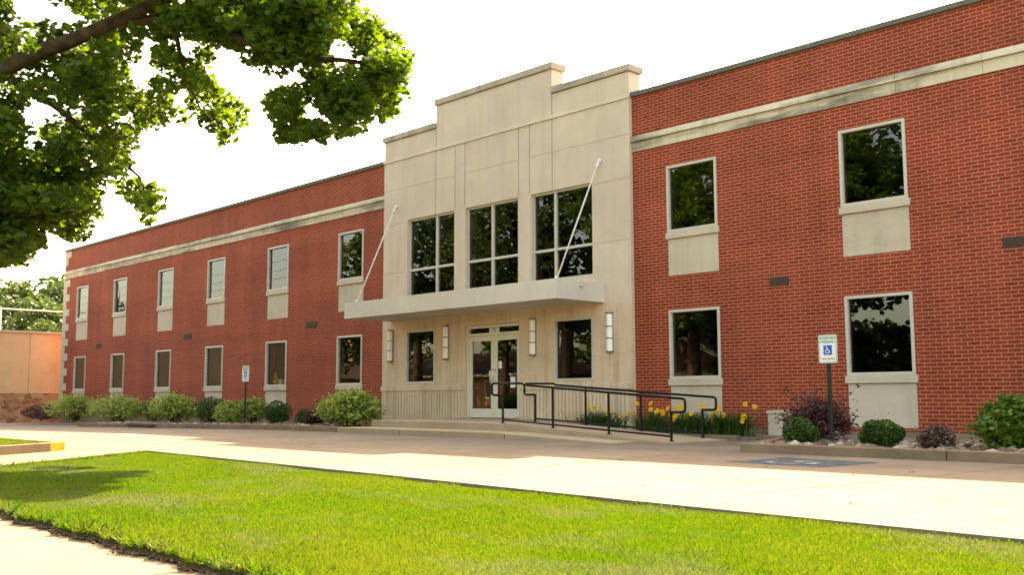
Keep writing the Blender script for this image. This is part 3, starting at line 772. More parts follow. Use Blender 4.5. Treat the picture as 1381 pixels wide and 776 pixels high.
rp.build('landing', M['step'], ramp_t, bevel=0.012); lo.build('lower_step', M['step'], ramp_t, bevel=0.012)
jn = MB(); jn.box(-13.9, 13.246, -.01, -13.885, 13.256, .09); jn.box(-17.1, 13.246, -.01, -17.085, 13.256, .1)
jn.build('step_joint', M['earth'], ramp_t)

def railing(Y, X0, base, top, X1, baseR, topR, mids, label):
    t = thing('ramp_railing', (X0, Y, base), label, 'railing', 'black ramp railings')
    xe0, xe1 = X0-.32, X1+.30
    def topz(x): return top+(topR-top)*np.clip((x-X0)/(X1-X0), 0, 1) if True else 0
    def loop(x, xe, zl, zt, sgn):
        r = .05
        return [(x, Y, zl), (xe-sgn*r, Y, zl), (xe-sgn*.015, Y, zl+.015), (xe, Y, zl+r), (xe, Y, zt-r), (xe-sgn*.015, Y, zt-.015), (xe-sgn*r, Y, zt)]
    pts = loop(X0, xe0, top-.24, top, -1)
    pts += [(X0+.55, Y, top-.01)]+[(x, Y, float(topz(x))) for x in np.linspace(X0+.6, X1-.15, 5)]
    pts += loop(X1, xe1, topR-.245, topR-.015, 1)[::-1]
    MB().tube(pts, .023, 8).build('handrail', M['black'], t, True)
    MB().tube([(X0, Y, base+.07), (X1, Y, baseR+.09)], .018, 8).build('bottom_rail', M['black'], t, True)
    for x, zb, zt in [(X0, base, top-.24+.012)]+[(x, b_, float(topz(x))) for x, b_ in mids]+[(X1, baseR, topR-.245+.012)]:
        m = MB(); m.tube([(x, Y, zb), (x, Y, zt)], .024, 8); m.tube([(x, Y, zb), (x, Y, zb+.012)], .05, 10)
        m.build('post', M['black'], t)
    return t
railing(14.12, -14.85, .262, 1.065, -10.66, .015, .765, [(-13.46, .196), (-12.06, .107)], 'black metal ramp railing along the kerb side of the ramp, in front of its twin')
railing(15.42, -15.22, .262, 1.075, -10.93, .03, .79, [(-13.78, .216), (-12.36, .126)], 'black metal ramp railing on the wall side of the ramp, by the yellow lilies')

# ------------------------------------------------------------------ kerbs and beds
kl = MB(); xs = [-33.6, -30.5, -27.4, -24.4, -22.0, -19.41]
def kly(x): return 12.85+(x+33.6)*0.028
for a, b in zip(xs[:-1], xs[1:]):
    ya, yb = kly(a), kly(b); g = .004
    kl.hexa([(a+g, ya, gz(a)-.1), (b-g, yb, gz(b)-.1), (b-g, yb+.17, gz(b)-.1), (a+g, ya+.17, gz(a)-.1)],
            [(a+g, ya+.02, gz(a)+.125), (b-g, yb+.02, gz(b)+.125), (b-g, yb+.17, gz(b)+.125), (a+g, ya+.17, gz(a)+.125)])
kl.hexa([(-33.6, 13.03, gz(-33.6)-.1), (-33.43, 13.03, gz(-33.6)-.1), (-33.43, 17.2, gz(-33.6)-.1), (-33.6, 17.2, gz(-33.6)-.1)],
        [(-33.58, 13.03, gz(-33.6)+.12), (-33.43, 13.03, gz(-33.6)+.12), (-33.43, 17.2, gz(-33.6)+.12), (-33.58, 17.2, gz(-33.6)+.12)])
tag(kl.build('bed_kerb', M['kerb'], bevel=0.015), kind='structure')
inl = thing('storm_inlet', (-29.1, 12.95, gz(-29)), 'dark storm drain opening set into the kerb of the shrub bed', 'drain')
x0, x1 = -29.9, -28.3; yk = kly(-29.1)
MB().box(x0, yk-.03, gz(x0)-.05, x1, yk-.004, gz(x0)+.10).build('opening', M['vent'], inl)
MB().box(x0-.1, yk-.05, gz(x0)+.101, x1+.1, yk+.14, gz(x0)+.16).build('hood', M['kerb'], inl, bevel=.01)
mu = MB(); mu.prism([(-33.42, 13.0), (-22, 13.25), (-22, 17.14), (-33.42, 17.14)], -.08, .085, gz)
mu.prism([(-22, 13.25), (-19.41, 13.35), (-19.41, 17.14), (-22, 17.14)], -.08, .085)
tag(mu.build('planting_bed', M['mulch']), kind='structure')
kr = MB()
KR = [(-8.12, 12.30), (-5.22, 12.33), (-2.0, 12.32), (2, 12.2), (10, 12.0)]
for (xa, ya), (xb, yb) in zip(KR[:-1], KR[1:]):
    g = .005
    kr.hexa([(xa+g, ya, -.1), (xb-g, yb, -.1), (xb-g, yb+.17, -.1), (xa+g, ya+.17, -.1)], [(xa+g, ya+.02, .128), (xb-g, yb+.02, .128), (xb-g, yb+.17, .128), (xa+g, ya+.17, .128)])
kr.hexa([(-8.115, 12.474, -.1), (-7.95, 12.474, -.1), (-9.3, 16.2, -.1), (-9.47, 16.2, -.1)], [(-8.10, 12.474, .124), (-7.95, 12.474, .124), (-9.3, 16.2, .124), (-9.45, 16.2, .124)])
tag(kr.build('bed_kerb', M['kerb'], bevel=0.015), kind='structure')
mu = MB(); mu.prism([(-7.95, 12.46), (10, 12.15), (10, 17.2), (-9.6, 17.2), (-9.3, 16.2)], -.08, .088)
mu.prism([(-15.9, 15.75), (-10.3, 15.75), (-9.62, 17.13), (-15.9, 17.13)], -.05, .06)
tag(mu.build('planting_bed', M['mulch']), kind='structure')
lk = MB(); lk.box(-15.9, 15.62, -.05, -10.35, 15.745, .085); tag(lk.build('lily_bed_kerb', M['kerb'], bevel=.01), kind='structure')

# river rock in the beds
def rocks(poly, n, z, smin, smax):
    P = np.array(poly); lo = P.min(0); hi = P.max(0)
    X = rng.uniform(lo[0], hi[0], n); Y = rng.uniform(lo[1], hi[1], n); k = pip(X, Y, poly); X, Y = X[k], Y[k]; n = len(X)
    b = bmesh.new(); bmesh.ops.create_icosphere(b, subdivisions=1, radius=1); tv = np.array([v.co[:] for v in b.verts]); tf = np.array([[v.index for v in f.verts] for f in b.faces]); b.free()
    s = rng.uniform(smin, smax, n)*rng.choice([.6, 1, 1.25], n)
    V = tv[None]*(1+.3*rng.uniform(-1, 1, (n, len(tv), 1)))*s[:, None, None]*np.array([1.2, 1, .7])
    a = rng.uniform(0, 6.28, n); c, sn = np.cos(a)[:, None], np.sin(a)[:, None]
    V = np.stack([V[:, :, 0]*c-V[:, :, 1]*sn, V[:, :, 0]*sn+V[:, :, 1]*c, V[:, :, 2]], 2)
    V += np.stack([X, Y, z+np.array([gz(x) for x in X])+s*.3], 1)[:, None, :]
    F = (tf[None]+(np.arange(n)*len(tv))[:, None, None]).reshape(-1, 3)
    return V.reshape(-1, 3), F
V, F = rocks([(-7.9, 12.5), (-1.0, 12.45), (-1.0, 15.0), (-8.6, 15.0)], 1700, .075, .03, .075)
tag(np_obj('bed_gravel', V, F, M['rock']), kind='stuff')
V, F = rocks([(-33, 13.1), (-20, 13.4), (-20, 14.6), (-33, 14.6)], 1300, .08, .03, .07)
tag(np_obj('bed_gravel', V, F, M['rock']), kind='stuff')

# ------------------------------------------------------------------ pavement markings and litter
hc = MB()
def sheet(pts, z): hc.face(*[(x, y, z) for x, y in pts])
sheet([(-7.05, 10.35), (-5.70, 10.25), (-5.62, 11.50), (-6.97, 11.60)], .004)
hco = tag(hc.build('parking_symbol', M['paint_blue']), 'worn blue accessible parking square painted on the shaded pavement', 'road marking')
wc = MB()
def stroke(pts, w, z=.008):
    for (xa, ya), (xb, yb) in zip(pts[:-1], pts[1:]):
        l = math.hypot(xb-xa, yb-ya); nx, ny = -(yb-ya)/l*w, (xb-xa)/l*w
        wc.face((xa-nx, ya-ny, z), (xb-nx, yb-ny, z), (xb+nx, yb+ny, z), (xa+nx, ya+ny, z))
ox, oy = -6.33, 10.9
arc = [(ox-.02+.3*math.cos(q), oy-.12+.3*math.sin(q)) for q in np.linspace(2.4, 6.6, 12)]
stroke(arc, .035); stroke([(ox-.05, oy+.35), (ox-.05, oy-.0)], .045, .0085); stroke([(ox-.05, oy+.02), (ox+.2, oy+.02), (ox+.3, oy-.3)], .04, .009)
wc.build('wheelchair_symbol', M['paint_white'], hco)
for i, (xa, ya, xb, yb) in enumerate(((-8.55, 12.1, -8.1, 8.2), (-11.2, 12.9, -10.75, 9.2), (-3.35, 12.1, -2.9, 8.2))):
    m = MB(); m.face((xa, ya, .004), (xa+.1, ya, .004), (xb+.1, yb, .004), (xb, yb, .004))
    tag(m.build('stall_line', M['paint_yellow']), ['faded yellow stall line between the ramp foot and the kerb corner', 'faded yellow stall line starting at the foot of the ramp', 'faded yellow stall line beside the blue parking square, towards the big shrub'][i], 'road marking', 'stall lines')
lt = MB()
for (x, y, s) in ((-8.0, 8.45, .045), (-8.1, 9.7, .05), (-3.6, 6.9, .05), (-4.65, 10.15, .05), (-2.0, 8.6, .05), (-5.6, 7.0, .03), (-5.5, 8.3, .03), (-4.9, 9.4, .03)):
    a = random.uniform(0, 6.28)
    for q in range(3):
        aa = a+q*2.1; c, sn = math.cos(aa), math.sin(aa)
        s_ = s*.6; lt.face((x, y, .008), (x+s_*c, y+s_*sn, .012+.004*q), (x+s_*1.3*math.cos(aa+.6), y+s_*1.3*math.sin(aa+.6), .008), (x+s_*.7*math.cos(aa+1.1), y+s_*.7*math.sin(aa+1.1), .014))
tag(lt.build('litter', M['litter']), kind='stuff')

# ------------------------------------------------------------------ signs
def make_sign(x, y, z0, zb, zt, w, label):
    t = thing('parking_sign', (x, y, z0), label, 'sign', 'accessible parking signs')
    m = MB(); m.box(x-.028, y, z0-.05, x-.018, y+.022, zt-.03).box(x+.018, y, z0-.05, x+.028, y+.022, zt-.03).box(x-.018, y+.012, z0-.05, x+.018, y+.022, zt-.03)
    m.build('post', M['post'], t)
    h = zt-zb; yf = y-.006
    poly = []; r = .02
    for (cx, cz, a0) in ((x+w/2-r, zb+r, -math.pi/2), (x+w/2-r, zt-r, 0), (x-w/2+r, zt-r, math.pi/2), (x-w/2+r, zb+r, math.pi)):
        poly += [(cx+r*math.cos(a0+q*math.pi/6), cz+r*math.sin(a0+q*math.pi/6)) for q in range(4)]
    pl = MB().extrude_y(poly, yf, yf+.005).build('sign_panel', M['white'], t)
    br = MB(); e = .012
    xa, xb, za, zc = x-w/2+.01, x+w/2-.01, zb+.01, zt-.01; yy = yf-.002
    for q in ((xa, za, xb, za+.006), (xa, zc-.006, xb, zc), (xa, za+.006, xa+.006, zc-.006), (xb-.006, za+.006, xb, zc-.006)): br.box(q[0], yy, q[1], q[2], yf-.0003, q[3])
    br.build('border', M['green_ink'], pl)
    text_mesh('RESERVED', w*.185, 'lettering', M['green_ink'], pl, (x, yf-.002, zt-h*.125))
    text_mesh('PARKING', w*.185, 'lettering', M['green_ink'], pl, (x, yf-.002, zt-h*.255))
    s = w*.23; cz = zb+h*.46
    MB().box(x-s, yf-.003, cz-s*1.05, x+s, yf-.0003, cz+s*1.05).build('blue_square', M['blue_ink'], pl)
    ic = MB(); yy = yf-.006
    def st2(pts, ww):
        for (xa, za), (xb, zb_) in zip(pts[:-1], pts[1:]):
            l = math.hypot(xb-xa, zb_-za); nx, nz = -(zb_-za)/l*ww, (xb-xa)/l*ww
            ic.hexa([(xa-nx, yy, za-nz), (xb-nx, yy, zb_-nz), (xb-nx, yf-.0032, zb_-nz), (xa-nx, yf-.0032, za-nz)], [(xa+nx, yy, za+nz), (xb+nx, yy, zb_+nz), (xb+nx, yf-.0032, zb_+nz), (xa+nx, yf-.0032, za+nz)])
    st2([(x-.1*s+.45*s*math.cos(q), cz-.3*s+.45*s*math.sin(q)) for q in np.linspace(2.3, 6.5, 10)], .07*s)
    st2([(x-.18*s, cz+.5*s), (x-.14*s, cz-.1*s)], .1*s); st2([(x-.14*s, cz-.08*s), (x+.3*s, cz-.1*s), (x+.5*s, cz-.6*s)], .09*s); st2([(x-.16*s, cz+.2*s), (x+.25*s, cz+.18*s)], .07*s)
    ic.tube([(x-.2*s, yy, cz+.72*s), (x-.2*s, yf-.0032, cz+.72*s)], .14*s, 10)
    ic.build('wheelchair_symbol', M['white'], pl)
    text_mesh('PERMIT REQUIRED', w*.085, 'lettering', M['red_ink'], pl, (x, yf-.002, zb+h*.15))
    bo = MB()
    for zz in (zt-.03, zb+.03): bo.tube([(x, yf+.001, zz), (x, yf-.006, zz)], .008, 8)
    bo.build('bolt', M['steel'], pl)
    return t
make_sign(-7.24, 13.3, .06, 1.255, 1.66, .285, 'accessible parking sign on a thin green post in front of the purple shrub')
make_sign(-24.72, 13.9, .02, 1.225, 1.65, .36, 'accessible parking sign on a dark post among the green shrubs of the far wing')

# ------------------------------------------------------------------ shrubs
def shrub(name, cx, y, z0, w, h, mat, leaf, nleaf, label, cat, group, shape=OVAL, spiky=0.0, lumps=9, depth=None):
    t = thing(name, (cx, y, z0), label, cat, group)
    dp = depth or w*0.9
    # lumpy dome: a few lobes around a core
    lob = [(0, 0, h*.48, w*.40, h*.50)]
    for k in range(lumps):
        a = 2*math.pi*k/lumps+random.uniform(-.3, .3); r = random.uniform(.20, .34)
        lob.append((math.cos(a)*w*r, math.sin(a)*dp*r, h*random.uniform(.30, .66), w*random.uniform(.16, .25), h*random.uniform(.24, .36)))
    Cs = []
    tot = sum(l[3]**2 for l in lob)
    for (lx, ly, lz, lr, lh) in lob:
        n = int(nleaf*lr**2/tot)
        d = rng.normal(size=(n, 3)); d /= np.linalg.norm(d, axis=1)[:, None]
        rr = rng.uniform(.72, 1.0, n)**.6*(1+spiky*rng.exponential(.25, n)*np.clip(d[:, 2]+.4, 0, 1))
        Cs.append(np.stack([lx+d[:, 0]*lr*rr, ly+d[:, 1]*lr*rr*dp/w, lz+d[:, 2]*lh*rr], 1))
    sp = []
    if spiky > 0:
        Cs = [c[::3] for c in Cs]; ns = int(nleaf/26); pl = 22
        for q in range(ns):
            a = rng.uniform(0, 6.28); el = rng.uniform(.05, 1.45); ln = rng.uniform(.72, 1.10)*(1+.25*spiky*rng.exponential(.25))
            e = np.array([math.cos(a)*math.cos(el)*w*.5, math.sin(a)*math.cos(el)*dp*.5, (.18+.82*math.sin(el))*h])*ln
            u = rng.uniform(.45, 1.0, pl); b0 = np.array([rng.normal()*w*.06, rng.normal()*dp*.06, h*.05])
            L3 = b0[None]+(e-b0)[None]*u[:, None]; L3[:, 2] += h*.16*np.sin(u*2.6)-h*.10*u**3
            Cs.append(L3+rng.normal(size=(pl, 3))*.022); sp.append((b0, e))
    C = np.concatenate(Cs); C = C[(C[:, 2] > .02)]
    C[:, 2] *= h/np.percentile(C[:, 2], 99.3)
    V, F = leaf_cloud(C+np.array([cx, y, z0]), leaf, shape, 0.3)
    np_obj('foliage', V, F, mat, t)
    s = MB()
    for k in range(9):
        a = random.uniform(0, 6.28); r = random.uniform(.15, .38)
        s.tube([(cx+.03*math.cos(a), y+.03*math.sin(a), z0-.03), (cx+w*r*.5*math.cos(a), y+dp*r*.5*math.sin(a), z0+h*.4), (cx+w*r*math.cos(a), y+dp*r*math.sin(a), z0+h*.8)], .012, 5, .004)
    for b0, e in sp[::4]:
        m = (b0+e)/2; s.tube([(cx+b0[0], y+b0[1], z0), (cx+m[0], y+m[1], z0+m[2]+h*.12), (cx+e[0], y+e[1], z0+e[2]*.93)], .006, 4, .003, False)
    s.build('stem', M['twig'], t)
    return t
def shrub_px(name, pl, pr, ptop, pbase_z, Y, *a, **kw):
    A = at_y(pl, 540, Y); Bq = at_y(pr, 540, Y); top = at_y((pl+pr)/2, ptop, Y)[2]
    cx = (A[0]+Bq[0])/2
    # the silhouette of a dome seen askew is its diameter across the view
    w = abs(Bq[0]-A[0])*math.cos(math.atan2(cx, Y))*(0.98 if pl > 1000 else 1.24)
    return shrub(name, cx, Y, pbase_z, w, top-pbase_z, *a, **kw)
GL = 'shrubs along the far wing'; GR = 'shrubs in the gravel bed by the near wing'
Z = lambda x: .08+gz(x)
shrub_px('barberry_bush', 33, 82, 546, Z(-33), 14.6, M['barberry'], .06, 2200, 'low dark red barberry at the far tip of the shrub bed', 'shrub', GL)
shrub_px('spirea_bush', 68, 138, 534, Z(-31.5), 14.5, M['spirea'], .07, 5200, 'wide pale green spirea nearest the far corner, beside the dark red barberry', 'shrub', GL, spiky=.5)
shrub_px('spirea_bush', 122, 204, 534, Z(-30), 14.5, M['spirea'], .07, 5600, 'wide pale green spirea over the storm drain', 'shrub', GL, spiky=.5)
shrub_px('boxwood_bush', 194, 224, 541, Z(-28), 14.9, M['boxwood'], .05, 2200, 'small dark green bush squeezed between two pale spireas past the drain', 'shrub', GL)
shrub_px('spirea_bush', 205, 269, 533, Z(-26.5), 14.3, M['spirea'], .07, 5600, 'pale green spirea with the dark round bush on its sign side', 'shrub', GL, spiky=.6)
shrub_px('boxwood_bush', 263, 306, 537, Z(-25), 14.4, M['boxwood'], .055, 3200, 'dark green round bush on the far side of the parking sign post', 'shrub', GL)
shrub_px('spirea_bush', 291, 334, 542, Z(-24), 14.4, M['spirea'], .065, 3600, 'pale green spirea right behind the parking sign post', 'shrub', GL, spiky=.6)
shrub_px('spirea_bush', 325, 360, 538, Z(-23), 14.9, M['spirea'], .065, 3200, 'pale green spirea set back below the window, just past the sign post', 'shrub', GL, spiky=.6)
shrub_px('boxwood_bush', 356, 392, 542, .08, 14.4, M['boxwood'], .055, 3400, 'dark green round bush under the window with the yellow toy', 'shrub', GL)
shrub_px('boxwood_bush', 399, 421, 553, .08, 14.6, M['boxwood'], .05, 1700, 'smallest dark green bush, touching a low red barberry', 'shrub', GL)
shrub_px('barberry_bush', 408, 438, 555, .08, 14.3, M['barberry'], .05, 2200, 'low red brown barberry between the smallest bush and the big spirea', 'shrub', GL)
shrub_px('barberry_bush', 425, 470, 538, .08, 16.2, M['barberry'], .06, 1500, 'thin purple barberry by the brick wall behind the big spirea', 'shrub', GL, spiky=1.2)
shrub_px('spirea_bush', 436, 514, 529, .08, 14.3, M['spirea'], .075, 8500, 'largest pale green spirea mound at the end of the entrance step', 'shrub', GL, spiky=.5)
# near bed
shrub_px('boxwood_bush', 1048, 1104, 565, .09, 13.25, M['boxwood'], .042, 5200, 'clipped round green bush beside the sign post with reddish low twigs', 'shrub', GR, lumps=7)
shrub_px('barberry_bush', 1052, 1158, 532, .09, 14.3, M['barberry'], .045, 5200, 'spreading purple barberry behind the parking sign post', 'shrub', GR, spiky=1.3)
shrub_px('boxwood_bush', 1156, 1219, 568, .09, 13.2, M['boxwood'], .042, 6000, 'clipped round dark green bush below the stone window panel', 'shrub', GR, lumps=7)
shrub_px('barberry_bush', 1232, 1289, 576, .09, 13.0, M['barberry_b'], .04, 3400, 'low brown barberry mound between two green bushes in the gravel', 'shrub', GR, spiky=.5)
shrub_px('burning_bush', 1304, 1440, 538, .09, 13.5, M['burning'], .075, 6500, 'big bright green bush with broad leaves at the picture edge, tallest in the gravel bed', 'shrub', GR, spiky=.3)

# day lilies
def lily(cx, y, z0, n, w, h, nf, label):
    t = thing('daylily_clump', (cx, y, z0), label, 'flower', 'yellow day lilies by the ramp')
    V = []; F = []; k = 0
    for i in range(n):
        a = rng.uniform(0, 6.28); L_ = rng.uniform(.5, 1.0)*h; out = rng.uniform(.25, 1.0)*w*.5
        b0 = np.array([cx+rng.normal()*w*.14, y+rng.normal()*.08, z0]); dr = np.array([math.cos(a), math.sin(a)*.7, 0]); sd = np.array([-dr[1], dr[0], 0])*.011
        for q in range(6):
            s = q/5; p = b0+dr*out*s**1.5+np.array([0, 0, L_*(1.6*s-.75*s*s)]); ww = sd*(1-s**2*.95)
            V += [p-ww, p+ww]
        for q in range(5): F.append((k+2*q, k+2*q+1, k+2*q+3, k+2*q+2))
        k += 12
    np_obj('foliage', np.array(V), np.array(F), M['lily'], t)
    for i in range(nf):
        fx = cx+rng.uniform(-.42, .42)*w; fy = y+rng.uniform(-.35, .15); fz = z0+h*rng.uniform(.50, 1.08)
        m = MB(); m.tube([(cx+(fx-cx)*.4, y, z0), (cx+(fx-cx)*.8, y+(fy-y)*.6, z0+h*.5), (fx, fy, fz)], .006, 5, .004)
        fm = m.build('flower_stalk', M['lily'], t)
        pt = MB(); ax = Vector((rng.uniform(-.5, .7), -1.0, rng.uniform(.1, .7))).normalized()
        u = ax.cross(Vector((0, 0, 1))).normalized(); v = ax.cross(u); c0 = Vector((fx, fy, fz))
        for q in range(6):
            a = q*math.pi/3+.2; d = u*math.cos(a)+v*math.sin(a); e = u*-math.sin(a)+v*math.cos(a); s = .056*rng.uniform(.8, 1.2)
            pt.face(c0, c0+ax*.04+d*s*.45-e*s*.36, c0+ax*.05+d*s*.85-e*s*.28, c0+ax*.03+d*s*1.05, c0+ax*.05+d*s*.85+e*s*.28, c0+ax*.04+d*s*.45+e*s*.36)
        pt.build('flower', M['petal'], fm)
for px_, Y_, n, w, nf, lab in ((812, 16.3, 150, 1.25, 9, 'day lily clump against the reeded stone wall behind the railings'),
                               (882, 16.2, 110, .9, 7, 'sparser day lily clump at the joint of stone and brick'),
                               (930, 16.0, 150, .9, 10, 'day lily clump below the stone window panel beside the railing end'),
                               (983, 16.0, 170, 1.0, 14, 'day lily clump with the most yellow flowers, beyond the railing end')):
    q = at_y(px_, 575, Y_); lily(q[0], Y_, .05, int(n*3.0), w*1.5, .56, nf, lab)
# small pale box by the wall
q = at_y(1052, 570, 16.95)
ub = thing('utility_box', (q[0], 16.95, .08), 'small pale utility box standing at the brick wall behind the clipped bush', 'utility box')
MB().box(q[0]-.17, 16.80, .05, q[0]+.17, 17.2, .46).build('body', M['panel'], ub, bevel=.01)
MB().box(q[0]-.19, 16.78, .461, q[0]+.19, 17.22, .52).build('lid', M['panel'], ub, bevel=.01)

# ------------------------------------------------------------------ neighbouring tan building
tb = thing('neighbour_building', (-55, 20, -.5), 'plain low tan building with rubble stone base beyond the far end of the brick wing', 'building')
tw = facade(-80, -49.0, -.6, 3.86, [], 4.0, .3)
tw = MB(); tw.box(-80, 4.0, 1.03, -49.0, 46.0, 3.80); tw.build('wall', M['tan'], tb)
MB().box(-80, 3.97, -.7, -48.95, 46.03, 1.025).build('stone_base', M['tan_base'], tb)
MB().box(-80.05, 3.94, 3.802, -48.93, 46.05, 3.89).build('coping', M['panel'], tb)
jn = MB()
for yj in (8.2, 12.3, 16.45, 20.6): jn.box(-48.998, yj, 1.05, -48.985, yj+.035, 3.79)
jn.build('wall_joints', M['coping'], tb)
rl = thing('roof_rail', (-50, 16, 3.89), 'thin pale pipe rail on a post along the roof of the tan building', 'railing')
a = at_y(3, 419, 15.4); 
MB().tube([(-49.6, 15.3, 3.88), (-49.6, 15.3, 4.98)], .05, 8).build('post', M['trimw'], rl)
MB().tube([(-49.6, 15.3, 4.92), (-49.6, 26, 4.92)], .035, 6).build('rail', M['trimw'], rl)

# ------------------------------------------------------------------ trees
def crown_mesh(clumps, per, spread, leaf, shape, up=.55):
    Cs = []
    for (x, y, z, r) in clumps:
        n = int(per*(r/spread)**2); d = rng.normal(size=(n, 3)); d /= np.linalg.norm(d, axis=1)[:, None]
        rr = r*rng.uniform(.25, 1.0, n)**.5
        Cs.append(np.stack([x+d[:, 0]*rr, y+d[:, 1]*rr, z+d[:, 2]*rr*.72], 1))
    return leaf_cloud(np.concatenate(Cs), leaf, shape, up, 0.45)
def nearest_on(paths, p):
    best = None
    for P in paths:
        for i, q in enumerate(P):
            d = (Vector(q)-p).length
            if best is None or d < best[0]: best = (d, Vector(q))
    return best[1]
def smooth_path(pts, n=6):
    out = []; P = [Vector(p) for p in pts]
    for i in range(len(P)-1):
        p0, p1, p2, p3 = P[max(i-1, 0)], P[i], P[i+1], P[min(i+2, len(P)-1)]
        for k in range(n):
            t = k/n; out.append(0.5*((2*p1)+(-p0+p2)*t+(2*p0-5*p1+4*p2-p3)*t*t+(-p0+3*p1-3*p2+p3)*t**3))
    out.append(P[-1]); return out
def along(px, py, depth): return tuple(CAM+ray(px, py)*depth)

# the maple leaning in over the drive; its trunk stands on the island, out of frame
TX, TY = -19.2, 3.4
maple = thing('maple_tree', (TX, TY, .08), 'big green maple with leafy boughs reaching in over the lawn and drive', 'tree')
fork = (TX+.1, TY+.15, 4.3)
limbs = []
main = smooth_path([fork, along(0, 98, 17.6), along(105, 51, 17.2), along(200, 9, 16.8), along(255, -14, 16.6)])
limbs.append((main, .165, .085))
l2 = smooth_path([along(167, 27, 17.0), along(262, 29, 16.9), along(311, 47, 16.7), along(382, 74, 16.5), along(472, 82, 16.2), along(530, 95, 16.0)]); limbs.append((l2, .10, .025))
l3 = smooth_path([along(200, 9, 16.8), along(280, 30, 17.6), along(357, 34, 17.9), along(430, 30, 18.0), along(500, 40, 18.0)]); limbs.append((l3, .09, .025))
l4 = smooth_path([along(236, 40, 16.9), along(243, 72, 16.8), along(252, 105, 16.8), along(270, 146, 16.8)]); limbs.append((l4, .05, .015))
l5 = smooth_path([fork, along(-40, 200, 18.2), along(20, 250, 18.0), along(70, 275, 17.6), along(120, 300, 17.4)]); limbs.append((l5, .11, .02))
l6 = smooth_path([along(0, 98, 17.6), along(70, 140, 18.2), along(130, 190, 18.4), along(190, 240, 18.4)]); limbs.append((l6, .08, .02))
for tgt in ((-24, 1, 9), (-19, -1.5, 10), (-16, 0.5, 10.5), (-22, 6.5, 11), (-18, 6, 12.5), (-14.5, 4.5, 11.5), (-25, 4.5, 8)):
    mid = (TX+(tgt[0]-TX)*.35, TY+(tgt[1]-TY)*.35, 4.3+(tgt[2]-4.3)*.55); limbs.append((smooth_path([fork, mid, tgt]), .17, .03))
POLY_A = [(-60, -60), (215, -60), (330, 60), (322, 110), (336, 150), (335, 195), (296, 206), (262, 180), (238, 172), (222, 168), (180, 215), (192, 238), (222, 245), (226, 290), (205, 306), (165, 302), (135, 300), (112, 338), (66, 318), (48, 360), (-60, 372)]
POLY_B = [(215, -60), (496, -60), (500, 12), (540, 40), (566, 62), (556, 98), (549, 145), (527, 166), (481, 188), (388, 206), (345, 193), (353, 150), (334, 112), (318, 80), (260, 60)]
HOLES = [(38, 8, 20), (190, 97, 15), (250, 62, 10), (247, 135, 9), (462, 74, 13), (340, 118, 22), (345, 155, 14), (152, 258, 9), (145, 275, 9), (40, 148, 9), (200, 190, 12), (300, 100, 8), (400, 95, 7), (90, 20, 8), (420, 150, 7)]
SHADE = [(-900, 560), (0, 631), (100, 619), (212, 619), (205, 630), (150, 637), (215, 636), (297, 641), (200, 652), (110, 660), (50, 685), (0, 690), (-900, 900)]
SUN = np.array([-.56, 1.0, 1.0])
def shrinkmask(px, py, poly, m):
    ok = pip(px, py, poly)
    for a in range(8): ok &= pip(px+m*math.cos(a*math.pi/4), py+m*math.sin(a*math.pi/4), poly)
    return ok
clumps = []
def shade_ok(p):
    q = p-SUN*p[2]; sx, sy, sz = project(q[None])
    if sz[0] < .2 or sx[0] < -140 or sx[0] > 1500 or sy[0] > 880: return True
    return bool(pip(sx, sy, SHADE)[0])
def grow(poly, count, dlo, dhi, share):
    got = tries = 0; P = np.array(poly); lo = P.min(0); hi = P.max(0)
    while got < count and tries < 60000:
        tries += 1
        x, y = rng.uniform(lo[0], hi[0]), rng.uniform(lo[1], hi[1]); r = rng.uniform(.16, .40); d = rng.uniform(dlo, dhi)
        pr = r*FPX/d*.80
        if not shrinkmask(np.array([x]), np.array([y]), poly, pr)[0]: continue
        if any(math.hypot(x-hx, y-hy) < hr+pr*.85 for hx, hy, hr in HOLES): continue
        p = CAM+ray(x, y)*d
        if d < 17.9 and np.min(np.hypot(LIMB[:, 0]-x, LIMB[:, 1]-y)) < pr*1.1+8 and rng.uniform() < .80: continue
        if not shade_ok(p) and rng.uniform() > share: continue
        clumps.append((*p, r)); got += 1
LIMB = np.array([(x, y) for x in range(-40, 200, 4) for y in [98-(x*.45 if x < 105 else 47+(x-105)*.44)]])
POLY_C = [(-60, 200), (110, 200), (190, 232), (224, 243), (228, 292), (205, 308), (165, 303), (135, 302), (112, 340), (66, 322), (48, 364), (-60, 376)]
grow(POLY_A, 370, 15.5, 20.0, .2)
grow(POLY_C, 90, 16.0, 19.5, 1.0)
grow(POLY_B, 310, 15.2, 18.4, .2)
k = 0
while k < 300:
    U = rng.normal(size=3); U /= np.linalg.norm(U); U *= rng.uniform(.1, 1)**(1/3)
    p = np.array([-19.2, 4.6, 8.6])+U*np.array([8.0, 7.0, 5.6]); r = rng.uniform(.3, .5)
    px, py, zz = project(p[None]); pr = r*FPX/max(zz[0], 1)+14
    if zz[0] > .2 and -pr < px[0] < 1381+pr and -pr < py[0] < 776+pr: k += .02; continue
    if np.linalg.norm(p-CAM) < 8 or not shade_ok(p): k += .02; continue
    clumps.append((*p, r)); k += 1
V, F = crown_mesh(clumps, 150, .36, .106, MAPLE)
np_obj('crown', V, F, M['maple'], maple)
tk = MB()
tk.tube(smooth_path([(TX-.1, TY-.1, -.05), (TX, TY, 1.2), (TX, TY+.05, 2.8), fork]), [.52]+[.40]*5+[.36]*7+[.34]*6, 14)
for Pth, r0, r1 in limbs: tk.tube(Pth, r0, 9, r1)
nodes = np.array([tuple(q) for l in limbs for q in l[0]]); todo = np.array([c[:3] for c in clumps])
dmin = np.full(len(todo), 1e9); near = np.zeros(len(todo), int)
